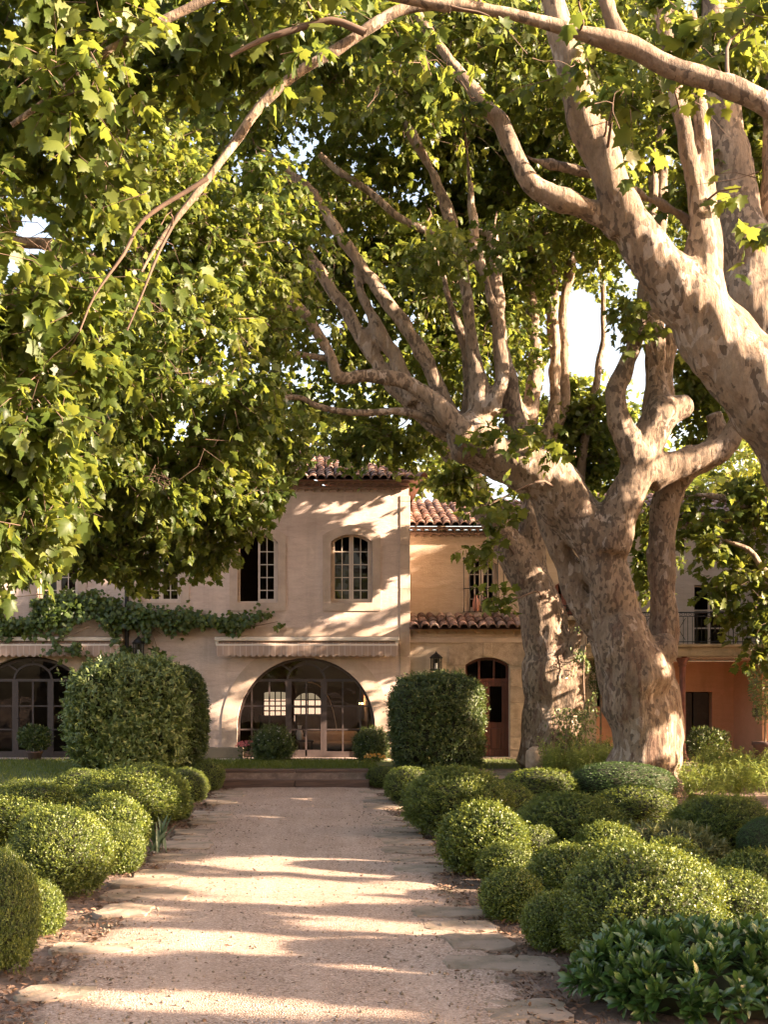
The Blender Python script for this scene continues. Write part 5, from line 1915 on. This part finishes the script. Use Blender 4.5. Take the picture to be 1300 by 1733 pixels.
# arc floor lamp
ax_ = FX(570, 36)
fl_ = empty('floor_lamp', (ax_, 36, fl), 'slender arching floor lamp standing to the right inside the salon', 'lamp')
MB().lathe((ax_, 36, fl), [(.18, 0), (.18, .04), (.02, .06)], 16).build('base', M['alu'], fl_)
MB().tube([(ax_ + .02 - 1.0 * (t_ ** 2) * .9, 36, fl + .05 + 2.0 * math.sin(t_ * math.pi * .5)) for t_ in np.linspace(0, 1, 12)], .014, 6).build('stem', M['alu'], fl_)
MB().lathe((ax_ - .88, 36, fl + 1.88), [(.02, .16), (.12, .08), (.14, 0)], 14).build('lamp_shade', M['darkwood'], fl_)
# lit wall sconce
lx = AC + 1.61
ly = 33.0
sc_ = empty('wall_lamp', (lx, ly, 1.58), 'lit wall lamp casting an orange glow on the right wall of the salon', 'lamp')
MB().box(lx - .14, lx, ly - .1, ly + .1, 1.33, 1.80, bev=.02).build('lamp_shade', M['darkwood'], sc_)
MB().box(lx - .13, lx - .02, ly - .09, ly + .09, 1.81, 1.84, bev=.01).build('bulb', M['bulb'], sc_)
ld = bpy.data.lights.new('lamp_light', 'POINT'); ld.energy = 5; ld.color = (1, .45, .18); ld.shadow_soft_size = .05
lo_ = bpy.data.objects.new('lamp_light', ld); COL.objects.link(lo_); lo_.location = (0 - .12, 0, .36); lo_.parent = sc_

# ------------------------------------------------------------------ shrubs
def mass(name, seed, n, leaf, tmpl, mat, p=2.0, lump=.08, lumpf=2.0, per=6, up=.4, spread=.8, dims=(1, 1, 1), core=.86, zmin=-1.0, stem=.09, fuzz=.03, tintamp=.18, tint0=.5, coremat=None, out=.8):
    """leafy clipped mass: sprigs of small leaves over a super-ellipsoid, round a solid core coloured dark like the shaded inside. Base at z=0, half-extents dims."""
    r = np.random.default_rng(seed)
    d = rand_dir(n, r)
    d = d[d[:, 2] > zmin]
    rad = 1 / (np.sum(np.abs(d) ** p, 1) ** (1 / p))
    lumpv = lump * vnoise(d + seed * 3.1, lumpf) + lump * .6 * vnoise(d + seed, lumpf * 2.6) + .32 * lump * vnoise(d + seed, lumpf * 7)
    D = np.asarray(dims, float)
    pos = d * (rad * (1 + lumpv))[:, None] * D
    nr = norm(d * np.abs(d) ** (p - 2) / D)
    dep = np.abs(r.normal(0, .05, len(d))) * D.min()
    pos = pos - nr * dep[:, None] + nr * (np.maximum(0, r.normal(0, fuzz, len(d))) * D.min())[:, None]
    ax = norm(nr * out + np.array([0, 0, up]) + r.normal(size=pos.shape) * .35)
    m = len(pos)
    P, A, Nn, T = [], [], [], []
    base_t = tint0 + tintamp * vnoise(d * 3 + seed, 1.5) + r.normal(0, .12, m)
    for k in range(per):
        q = k / max(1, per - 1)
        rd = norm(np.cross(ax, rand_dir(m, r)))
        P.append(pos + ax * (stem * (q - .5)))
        A.append(norm(ax * (.35 + .5 * q) + rd * spread))
        Nn.append(norm(ax * 1.0 - rd * .4) + r.normal(size=(m, 3)) * .25)
        T.append(base_t + .34 * (q - .5) + r.normal(0, .08, m))  # leaves paler towards the sprig tip, sunlit tops put into the colour
    P, A, Nn, T = np.concatenate(P), np.concatenate(A), np.concatenate(Nn), np.clip(np.concatenate(T), 0, 1)
    sz = leaf * r.uniform(.7, 1.2, len(P))
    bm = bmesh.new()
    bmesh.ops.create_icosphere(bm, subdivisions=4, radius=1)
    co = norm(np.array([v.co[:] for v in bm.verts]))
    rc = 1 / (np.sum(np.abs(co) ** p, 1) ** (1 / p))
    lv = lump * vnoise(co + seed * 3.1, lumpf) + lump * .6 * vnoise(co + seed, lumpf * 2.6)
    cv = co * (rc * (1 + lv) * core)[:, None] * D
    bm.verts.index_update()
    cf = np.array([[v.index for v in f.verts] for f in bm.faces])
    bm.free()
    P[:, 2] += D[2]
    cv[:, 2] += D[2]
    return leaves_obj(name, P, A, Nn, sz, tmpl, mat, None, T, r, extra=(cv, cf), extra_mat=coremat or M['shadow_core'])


# prototypes of clipped box (unit radius; scaled when placed)
PROTO = {}
PROTO['near'] = [mass('boxwood_ball', 40 + k, 5200, .068, T_BOX, M['box'], 2.0, .075, 1.9, 6, .5, .7, core=.86, zmin=-.8, stem=.13, fuzz=.07) for k in range(3)]
PROTO['big'] = [mass('boxwood_ball', 50 + k, 9500, .044, T_BOX, M['box'], 2.1, .085, 2.2, 6, .5, .7, core=.88, zmin=-.8, stem=.10, fuzz=.06) for k in range(2)]
PROTO['far'] = [mass('boxwood_ball', 60 + k, 4200, .055, T_BOX, M['box'], 2.0, .06, 2.0, 5, .35, .75, core=.9, zmin=-.8, stem=.07, fuzz=.03) for k in range(3)]
PROTO['blue'] = [mass('boxwood_ball', 70, 7000, .036, T_BOX, M['box_blue'], 2.1, .025, 1.5, 5, .2, .8, core=.93, zmin=-.8, stem=.04, fuzz=.015)]
USED = set()
rb = random.Random(5)


def ball(px, top, bot, w, label, pk='near', litf=0, depth=1.0):
    """box mound whose foot is at (px, bot) on the ground, w wide and reaching up to 'top'"""
    zg = 0.0
    for _ in range(6):
        Y = F * (EYE - zg) / (bot - HZ)
        Yc = Y + 0.42 * w * Y / F
        zg = float(ground_z((px - CX) * Yc / F, Yc))
    x = (px - CX) * Yc / F
    hw = w * Yc / F / 2 * 1.02
    h = 1.0 * (EYE - (top - HZ) * (Yc) / F) - zg
    src = rb.choice(PROTO[pk])
    sc = (hw, hw * depth, max(h / 2 * 1.0, .12))
    if litf:
        for _ in range(4):
            LIT.append((np.array([x + rb.uniform(-.5, .5) * hw, Yc - rb.uniform(-.1, .5) * hw, zg + h * rb.uniform(.6, .95)]), litf * hw, hw * 1.1))
    lab = dict(label=label, group='clipped box mounds beside the path')
    if id(src) not in USED:
        USED.add(id(src))
        src.location = (x, Yc, zg - .02); src.scale = sc; src.rotation_euler = (0, 0, rb.uniform(0, 6.28))
        tag(src, label, 'shrub', lab['group'])
        return src
    return dup(src, (x, Yc, zg - .02), rb.uniform(0, 6.28), sc, **lab)


BALLS = [
    # left bed
    (0, 1440, 1660, 120, 'dark box mound cut by the left picture edge, nearest the camera on the left', 'big'),
    (62, 1490, 1590, 84, 'small pale yellow-green box ball in front of the left bed, below the large round ball', 'near'),
    (100, 1365, 1528, 164, 'large round box ball second nearest on the left of the path', 'big'),
    (45, 1325, 1450, 190, 'wide box mound behind the large round ball at the left edge', 'big'),
    (190, 1345, 1460, 116, 'rounded box ball between the large round ball and the spiky iris', 'near'),
    (205, 1396, 1482, 74, 'small low box ball tucked beside the spiky iris', 'near'),
    (226, 1294, 1405, 176, 'broad domed box mound in front of the tall left hedge', 'big'),
    (140, 1299, 1355, 90, 'sunlit little box mound at the foot of the tall left hedge beside the lawn', 'far'),
    (298, 1330, 1392, 52, 'small box mound on the path side of the broad left dome', 'far'),
    (316, 1298, 1364, 72, 'box ball behind the broad left dome towards the steps', 'far'),
    (352, 1284, 1342, 54, 'last box ball on the left next to the timber steps', 'far'),
    # right bed
    (650, 1296, 1336, 62, 'small box ball touching the right end of the timber steps', 'far'),
    (692, 1296, 1362, 84, 'box mound on the right of the path, second from the timber steps', 'far'),
    (772, 1298, 1424, 168, 'long dark box mound below the right square hedge', 'big'),
    (850, 1318, 1400, 96, 'box mound merging into the right end of the long dark mound', 'far'),
    (915, 1298, 1352, 126, 'low box mound in front of the ivy-grown tree foot', 'far'),
    (818, 1358, 1490, 142, 'bright sunlit yellow-green box ball on the right edge of the path', 'near'),
    (858, 1425, 1505, 92, 'smaller box ball in front of the bright sunlit ball', 'near'),
    (962, 1342, 1462, 170, 'dark rounded box mound between the bright ball and the smooth domes', 'big'),
    (1052, 1288, 1362, 172, 'smooth fine-leaved bluish-green dome at the foot of the massive trunk', 'blue'),
    (1076, 1326, 1402, 134, 'sunlit yellow box dome just below the smooth bluish dome', 'far'),
    (866, 1468, 1566, 100, 'dark box ball at the path edge halfway down the right bed', 'near'),
    (965, 1430, 1540, 130, 'box mound behind the two dark path-edge balls on the right', 'near'),
    (935, 1508, 1618, 94, 'leafy box ball beside the biggest box mound, close to the path', 'near'),
    (1085, 1424, 1668, 244, 'biggest dark box mound in the right foreground', 'big'),
    (1205, 1470, 1650, 236, 'big sunlit golden box mound right of the biggest dark mound', 'big'),
    (1222, 1346, 1462, 164, 'dark round box mound near the right edge under the perennials', 'big'),
    (1300, 1380, 1480, 96, 'bluish-green clipped dome cut by the right picture edge', 'blue'),
    (1030, 1392, 1490, 110, 'small dark box mound wedged between the dark rounded mound and the biggest one', 'near'),
    (1280, 1440, 1560, 130, 'dark box mound behind the golden one at the right picture edge', 'near'),
    (905, 1395, 1480, 84, 'small box mound squeezed behind the bright sunlit ball', 'far'),
    (1140, 1420, 1530, 120, 'box mound half hidden behind the biggest dark mound', 'near'),
]
for b in BALLS:
    f_ = .8 if ('sunlit' in b[4] or 'pale' in b[4]) else (.4 if ('large round' in b[4] or 'domed' in b[4] or 'dark' not in b[4]) else 0)
    ball(b[0], b[1], b[2], b[3], b[4], b[5], litf=f_)
for px, py, Y, r in [(825, 1375, 11.5, .34), (850, 1400, 11.2, .3), (800, 1365, 12, .22), (1075, 1335, 20, .4), (1040, 1340, 20, .28), (1110, 1345, 20, .28), (1200, 1500, 9.2, .34), (1260, 1520, 9.2, .36), (1130, 1500, 9.2, .22), (1240, 1570, 8.8, .3), (1290, 1560, 8.8, .26), (1180, 1550, 8.8, .22),
                     (945, 1350, 17, .16), (1210, 1360, 16, .22), (960, 1440, 12, .14), (935, 1520, 9.8, .12), (1020, 1430, 12, .12), (870, 1330, 19, .2), (930, 1308, 23, .3), (900, 1312, 23, .2),
                     (250, 1310, 19.5, .3), (290, 1340, 18.5, .25), (140, 1308, 23, .35), (60, 1335, 16, .3), (110, 1375, 13, .25), (150, 1410, 12.5, .2), (200, 1350, 16, .2), (70, 1500, 10, .2), (100, 1440, 12, .2), (0, 1455, 9, .2), (160, 1305, 22, .3),
                     (1200, 1310, 22, .45), (1260, 1315, 22, .45), (1290, 1300, 23, .4), (1050, 1265, 22, .3), (980, 1285, 24, .3), (160, 1130, 25, .3)]:
    lit(px, py, Y, r, .8)

# tall square hedges
h = mass('hedge_block', 81, 7500, .105, T_OVAL, M['hedge'], 3.8, .07, 2.6, 6, .5, .7, (1.12, 1.05, 1.20), .92, -.95, .13, .08)
h.location = (FX(217, 25.2), 25.2, .30)
tag(h, 'large light green clipped hedge block left of the steps, in front of the lantern', 'hedge')
h2 = mass('hedge_block', 82, 4200, .075, T_OVAL, M['hedge_dark'], 3.2, .05, 2.5, 6, .4, .7, (.62, .6, 1.12), .92, -.95, .10, .05)
h2.location = (FX(299, 26.5), 26.6, .35)
tag(h2, 'narrower dark hedge block tucked behind the right side of the left hedge', 'hedge')
h3 = mass('hedge_block', 83, 8000, .066, T_OVAL, M['hedge_dark'], 4.0, .055, 3.0, 6, .3, .75, (.98, .9, 1.05), .92, -.97, .11, .06)
h3.location = (FX(741, 26.6), 26.9, .35)
tag(h3, 'dark square-clipped hedge block between the arch and the red door', 'hedge')

# flowering bushes by the glazed door
fb = mass('flowering_bush', 85, 1500, .085, T_LANCE, M['hedge_dark'], 2.0, .12, 2.5, 6, .6, .6, (.46, .42, .40), .82, -.9, .16, .12)
fb.location = (FX(462, 29.9), 29.9, .38)
tag(fb, 'rounded flowering bush left of the glazed arch door', 'bush')
fb2 = dup(fb, (FX(629, 29.9), 29.9, .38), 2.2, (.92, .92, .95), 'rounded flowering bush right of the glazed arch door')


def flowers(name, parent, c, n, spread, size, mat, seed):
    r = np.random.default_rng(seed)
    d = rand_dir(n, r); d[:, 2] = np.abs(d[:, 2])
    p = np.asarray(c) + d * spread
    k = 5
    P = np.repeat(p, k, 0)
    ang = np.tile(np.arange(k) * 2 * math.pi / k, n)
    ax = np.column_stack([np.cos(ang), np.sin(ang) * .6 - .3, np.sin(ang) * .8])
    return leaves_obj(name, P, ax, np.tile([0, -1.0, .4], (len(P), 1)) + r.normal(size=(len(P), 3)) * .2, np.full(len(P), size), T_BOX, mat, parent)


flowers('flower', fb, np.array(fb.location) + [0, 0, .42], 70, .46, .022, M['white_petal'], 3)
f2 = flowers('flower', fb2, np.array(fb2.location) + [0, 0, .42], 60, .46, .022, M['white_petal'], 4)
# red flowers left of the left bush, yellow at the foot of the right one
gr = empty('flower_plant', (FX(420, 30.1), 30.1, Z0), 'low plant with pink-red flowers at the left foot of the arch', 'flowers')
r_ = np.random.default_rng(88)
pp = np.array(gr.location) + np.column_stack([r_.uniform(-.28, .3, 160), r_.uniform(-.1, .1, 160), r_.uniform(0, .42, 160)])
leaves_obj('foliage', pp, rand_dir(160, r_) + [0, 0, .5], rand_dir(160, r_), r_.uniform(.06, .11, 160), T_OVAL, M['hedge_dark'], gr)
flowers('flower', gr, np.array(gr.location) + [.02, -.05, .40], 40, np.array([.32, .1, .12]), .05, M['petal'], 5)
yl = empty('flower_plant', (FX(634, 29.4), 29.4, Z0), 'small yellow-orange flowers at the foot of the right bush', 'flowers')
pp = np.array(yl.location) + np.column_stack([r_.uniform(-.26, .26, 140), r_.uniform(-.1, .1, 140), r_.uniform(0, .2, 140)])
leaves_obj('foliage', pp, rand_dir(140, r_) + [0, 0, .5], rand_dir(140, r_), r_.uniform(.05, .09, 140), T_OVAL, M['hedge'], yl)
M['yellow_petal'] = mat_leaf('yellow_petal', (.5, .22, .03), (.6, .3, .05), (.7, .42, .08), (.5, .3, .05), .03, .3)
flowers('flower', yl, np.array(yl.location) + [0, -.08, .14], 30, np.array([.26, .08, .1]), .035, M['yellow_petal'], 6)

# glossy shrub in the right foreground: rosettes of obovate leaves


def rosette_shrub(name, loc, dims, n, leaf, per, tmpl, mat, seed, up=.5, label=None, cat='shrub', lump=.12, core=.8, open_=.9):
    r = np.random.default_rng(seed)
    d = rand_dir(n, r); d = d[d[:, 2] > -.35]
    D = np.asarray(dims, float)
    nr = norm(d / D)
    pos = d * D * (1 + lump * vnoise(d + seed, 2.2) - np.abs(r.normal(0, .07, len(d))))[:, None]
    ax = norm(nr * .7 + np.array([0, 0, up]) + r.normal(size=pos.shape) * .25)
    m = len(pos)
    u = norm(np.cross(ax, rand_dir(m, r))); w = np.cross(ax, u)
    P, A, Nn, T = [], [], [], []
    bt = r.normal(.5, .16, m)
    for k in range(per):
        a = k * 2.4 + r.normal(0, .15, m)
        q = k / per
        rd = np.cos(a)[:, None] * u + np.sin(a)[:, None] * w
        el = open_ * (1 - q) + .15
        A.append(norm(rd * el + ax * (.25 + q)))
        P.append(pos + ax * (.05 * q * leaf * 6 - .03))
        Nn.append(ax - rd * .5)
        T.append(bt + (.35 * (q - .45)) + r.normal(0, .08, m))
    P, A, Nn, T = np.concatenate(P), np.concatenate(A), np.concatenate(Nn), np.clip(np.concatenate(T), 0, 1)
    sz = leaf * r.uniform(.75, 1.2, len(P))
    bm = bmesh.new(); bmesh.ops.create_icosphere(bm, subdivisions=3, radius=1)
    co = np.array([v.co[:] for v in bm.verts])
    cv = co * D * core * (1 + lump * vnoise(co + seed, 2.2))[:, None]
    bm.verts.index_update()
    cf = np.array([[v.index for v in f.verts] for f in bm.faces]); bm.free()
    P[:, 2] += D[2] * .55; cv[:, 2] += D[2] * .55
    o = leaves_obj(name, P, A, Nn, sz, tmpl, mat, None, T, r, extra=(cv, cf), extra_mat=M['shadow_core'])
    o.location = loc
    tag(o, label, cat)
    return o


rosette_shrub('glossy_shrub', (W(1190, 1733, 7.9)[0], 7.75, -.02), (.86, .62, .31), 520, .125, 11, T_OBOV, M['pitto'], 91, .6, 'glossy dark green shrub with rosettes of long leaves in the bottom right corner')
rosette_shrub('euphorbia', (W(1110, 1440, 13.8)[0], 13.6, 0.05), (.72, .6, .32), 420, .10, 10, T_LANCE, M['euph'], 92, .4, 'pale loose-leaved mound among the dark box shrubs on the right')
rosette_shrub('euphorbia', (W(1310, 1490, 12)[0], 11.6, 0.05), (.4, .4, .3), 160, .10, 10, T_LANCE, M['euph'], 93, .4, 'small pale loose-leaved mound at the right picture edge')

# iris by the left bed
ir = empty('iris', (W(262, 1434, 15.0)[0], 15.0, .02), 'spiky blue-green iris leaves at the path edge of the left bed', 'plant')
r_ = np.random.default_rng(95)
n = 16
pp = np.array(ir.location) + np.column_stack([r_.normal(0, .07, n), r_.normal(0, .05, n), np.zeros(n)])
aa = np.column_stack([r_.normal(0, .33, n), r_.normal(0, .15, n), np.ones(n)])
T_SWORD = oval_template(0.055, 3, .2, .10)
leaves_obj('foliage', pp, aa, np.tile([0, -1.0, 0], (n, 1)) + r_.normal(size=(n, 3)) * .4, r_.uniform(.32, .56, n), T_SWORD, M['iris'], ir)
flowers('flower', ir, np.array(ir.location) + [0, 0, .02], 2, .03, .02, M['white_petal'], 8)


# leafy perennials under the trees
def perennial(seed, h=.6, n=15):
    r = np.random.default_rng(seed)
    root = empty('perennial_plant', (0, 0, 0))
    mb = MB()
    P, A, Nn, sz = [], [], [], []
    for k in range(n):
        a = r.uniform(0, 6.28)
        ln = h * r.uniform(.6, 1.15)
        b = np.array([r.normal(0, .10), r.normal(0, .10), 0])
        t = b + np.array([math.cos(a) * ln * .35, math.sin(a) * ln * .35, ln])
        mid = (b + t) / 2 + [0, 0, .05]
        mb.tube([b, mid, t], [.006, .005, .003], 4, cap=False)
        m = 16
        for q in np.linspace(.2, 1, m):
            p = b * (1 - q) ** 2 + 2 * mid * q * (1 - q) + t * q * q
            an = r.uniform(0, 6.28)
            P.append(p); A.append([math.cos(an), math.sin(an), .45 + r.normal() * .3]); Nn.append([0, 0, 1] + r.normal(size=3) * .3)
            sz.append(r.uniform(.09, .17) * (1.15 - .5 * q))
    mb.build('stem', M['peren'], root)
    leaves_obj('foliage', np.array(P), np.array(A), np.array(Nn), np.array(sz), T_LANCE, M['peren'], root)
    return root


pr = [perennial(201 + k) for k in range(3)]
r_ = np.random.default_rng(202)
PER = [(px, py) for px, py in zip(r_.uniform(1140, 1345, 34), r_.uniform(1308, 1358, 34))] + [(px, py) for px, py in zip(r_.uniform(1000, 1080, 12), r_.uniform(1300, 1318, 12))] + [(px, py) for px, py in zip(r_.uniform(925, 1000, 9), r_.uniform(1302, 1318, 9))]
for k, (px, py) in enumerate(PER):
    zg = .25
    for _ in range(5):
        Y = F * (EYE - zg) / (py - HZ)
        zg = float(ground_z((px - CX) * Y / F, Y))
    lab, grp = (('bright leafy perennial in the bed at the right picture edge, beyond the box mounds', 'perennials at the right edge'), ('bright leafy perennial at the foot of the massive trunk', 'perennials under the massive trunk'), ('bright leafy perennial beside the boundary stone', 'perennials by the boundary stone'))[0 if k < 34 else (1 if k < 46 else 2)]
    sc_ = (1.0, 1.0, r_.uniform(.75, 1.15)) if k < 34 else (1, 1, r_.uniform(.9, 1.25))
    loc = ((px - CX) * Y / F, Y, zg - .02)
    src = pr[k % 3]
    if k < 3:
        src.location = loc; src.scale = sc_
        tag(src, lab, 'plant', grp)
    else:
        o = dup(src, loc, r_.uniform(0, 6.28), sc_, lab, grp)
        o['category'] = 'plant'
# stone by the tree foot
bm = bmesh.new(); bmesh.ops.create_icosphere(bm, subdivisions=4, radius=1)
co = np.array([v.co[:] for v in bm.verts]); bm.verts.index_update(); fs = [[v.index for v in f.verts] for f in bm.faces]; bm.free()
co = np.sign(co) * np.abs(co) ** .7 * [.19, .18, .27] * (1 + .12 * vnoise(co, 1.8) + .05 * vnoise(co, 5))[:, None]
o = mesh_obj('boundary_stone', co, fs, M['block'], smooth=True, tint=np.full(len(co), .8))
o.location = W(905, 1284, 26)
tag(o, 'rough upright stone at the foot of the ivy-grown tree', 'stone')


# ivy on the second tree's foot: a plant climbing the bark
def climber(name, loc, pts, n, leaf, mat, tmpl, label, seed, spread, face=(0, -1, 0), stems=True):
    r = np.random.default_rng(seed)
    root = empty(name, loc, label, 'climbing plant')
    pts = [np.asarray(p, float) for p in pts]
    mb = MB()
    for a, b in zip(pts[:-1:2], pts[1::2]):
        q, rr = spline([a, (a + b) / 2 + r.normal(size=3) * .08, b], [.022, .016, .008], .2)
        mb.tube(q, rr, 6, cap=False)
    mb.build('stem', M['twig'], root, True)
    segs = list(zip(pts[:-1:2], pts[1::2]))
    L = np.array([np.linalg.norm(b - a) for a, b in segs]); cnt = (n * L / L.sum()).astype(int)
    P = []
    for (a, b), c in zip(segs, cnt):
        t = r.random((c, 1))
        P.append(a + (b - a) * t + r.normal(size=(c, 3)) * np.asarray(spread))
    P = np.concatenate(P)
    P = P[vnoise(P * [1, 0, 1] + seed, 1.6) + .5 * vnoise(P * [1, 0, 1] + seed, 4) > -.18]
    P[:, 2] += .14 * vnoise(P * [1, 0, 0] + seed, 1.3)
    m = len(P)
    A = np.array([0, 0, -.7]) + r.normal(size=(m, 3)) * .55 + np.asarray(face) * .4
    Nn = np.asarray(face, float) + np.array([0, 0, .5]) + r.normal(size=(m, 3)) * .4
    leaves_obj('foliage', P, A, Nn, leaf * r.uniform(.6, 1.2, m), tmpl, mat, root)
    return root


yy = 26.1
climber('ivy', W(970, 1300, yy), [W(945, 1310, yy), W(960, 1200, yy), W(960, 1310, yy), W(975, 1170, yy - .1), W(985, 1310, yy), W(990, 1180, yy), W(990, 1200, yy), W(995, 1060, yy + .3), W(930, 1305, yy), W(990, 1290, yy)], 2600, .085, M['hedge'], T_OVAL, 'ivy climbing the knobbly foot of the plane tree by the red door', 301, (.15, .10, .12))
# vine over the left arch and along the string course
vy = HY - .22
climber('climbing_vine', (FX(205), HY - .1, Z0), [(FX(200), vy, Z0), W(205, 1050, vy), W(205, 1040, vy), W(60, 1005, vy), W(200, 1020, vy), W(-20, 1015, vy), W(120, 1045, vy), W(-40, 1040, vy), W(60, 1060, vy), W(-60, 1060, vy), W(150, 1060, vy - .3), W(95, 1085, vy - .3), W(130, 1085, vy - .3), W(125, 1105, vy - .3), W(205, 1045, vy), W(330, 1045, vy), W(300, 1050, vy), W(375, 1056, vy), W(375, 1056, vy), W(470, 1052, vy), W(250, 1050, vy), W(268, 1105, vy), W(240, 1050, vy), W(275, 1075, vy), W(170, 1045, vy - .2), W(160, 1070, vy - .3)], 6600, .135, M['vine'], T_LO, 'climbing vine trained over the left arch and along the wall towards the awning', 302, (.20, .12, .14))


# potted plants on the right
def potted(name, loc, pr_, ph, ball_r, bz, label, cat, seed, leaf=.06, mat='hedge_dark', stem_h=None):
    root = empty(name, loc, label, cat)
    l = np.asarray(loc, float)
    MB().lathe(l, [(pr_ * .7, 0), (pr_ * .95, ph * .8), (pr_ * 1.05, ph * .85), (pr_ * 1.05, ph), (pr_ * .9, ph), (pr_ * .9, ph - .04)], 20).build('pot', M['terracotta'], root, True)
    MB().tube([l + [0, 0, ph - .1], l + [0.01, 0, bz]], .025, 7).build('stem', M['twig'], root)
    r = np.random.default_rng(seed)
    n = 1500
    d = rand_dir(n, r)
    P = l + [0, 0, bz] + d * np.asarray(ball_r) * (r.random((n, 1)) ** .25) * (1 + .12 * vnoise(d + seed, 2))[:, None]
    leaves_obj('foliage', P, d + [0, 0, .3] + r.normal(size=(n, 3)) * .5, d + r.normal(size=(n, 3)) * .5, leaf * r.uniform(.7, 1.3, n), T_OVAL, M[mat], root)


potted('potted_topiary', (FX(1017, 31), 31, Z0), .24, .42, (.42, .38, .48), FZ(1168, 31), 'standard topiary tree half hidden behind the massive trunk, by the orange wall', 'potted plant', 401)
potted('potted_shrub', (FX(1190, 29), 28.6, Z0), .28, .22, (.50, .42, .36), .55, 'leafy potted shrub in front of the dark loggia door', 'potted plant', 402, .09, 'hedge_dark')
potted('potted_shrub', (FX(1296, 29), 29, Z0), .3, .55, (.36, .36, 1.0), 2.0, 'tall potted shrub at the right picture edge against the orange wall', 'potted plant', 403, .09, 'hedge')
potted('potted_shrub', (FX(58, 29.9), 29.9, Z0), .2, .28, (.42, .34, .32), .62, 'dark potted shrub in front of the left arched window', 'potted plant', 404, .09, 'hedge_dark')

# ------------------------------------------------------------------ build the trees
build_near_tree()
build_main_tree()
build_second_tree()
build_right_tree()
build_left_trees()
# unseen trees added beyond the right edge to shade the garden
for k, (x, y, lab) in enumerate([(13.5, 0.5, 'unseen low-crowned plane tree added for shade right of the camera'), (15, 7, 'unseen low-crowned plane tree added for shade beyond the golden box mound'), (15.5, 14, 'unseen low-crowned plane tree added for shade beyond the leaning plane tree'), (17, 20.5, 'unseen low-crowned plane tree added for shade beyond the balcony trees'), (16.5, 28.5, 'unseen low-crowned plane tree added for shade in front of the balcony wing')]):
    generic_tree((x, y, 0), (15.5, 9.0, 16.0, 15.0, 14.5)[k], (4.8, 4.6, 4.6, 4.6, 4.6)[k], lab, 520 + k, .34, (260, 130, 270, 270, 330)[k], .14, M['leaf'])
# trees behind the house
for k, (x, y, H, R, lab) in enumerate([(-19, 50, 19, 7.5, 'sunlit tree behind the left end of the house'), (-8.5, 49, 19, 5.8, 'tall sunlit tree behind the main roof'), (3.5, 56, 18, 5.2, 'bright tree glimpsed above the right end of the main roof'), (13.5, 50, 17, 5.0, 'bright tree behind the ochre wing'), (23.5, 58, 18, 6, 'tree behind the balcony wing at the right'), (29, 44, 17, 7, 'tree beyond the right end of the balcony wing')]):
    generic_tree((x, y, -.2), H, R, lab, 600 + k, .34, 85, .28, M['leaf_far'], name='broadleaf_tree', view=True)
# garden trees behind the viewer, mirrored in the panes
for k, (x, y, lab) in enumerate([(-9, -14, 'garden tree behind the viewer on the left'), (8, -20, 'garden tree behind the viewer on the right'), (-1.5, -34, 'garden tree at the far end of the path behind the viewer')]):
    generic_tree((x, y, 0), 13, 5.5, lab, 700 + k, .4, 60, .2, M['leaf_far'])
print('LEAVES', LEAVES)
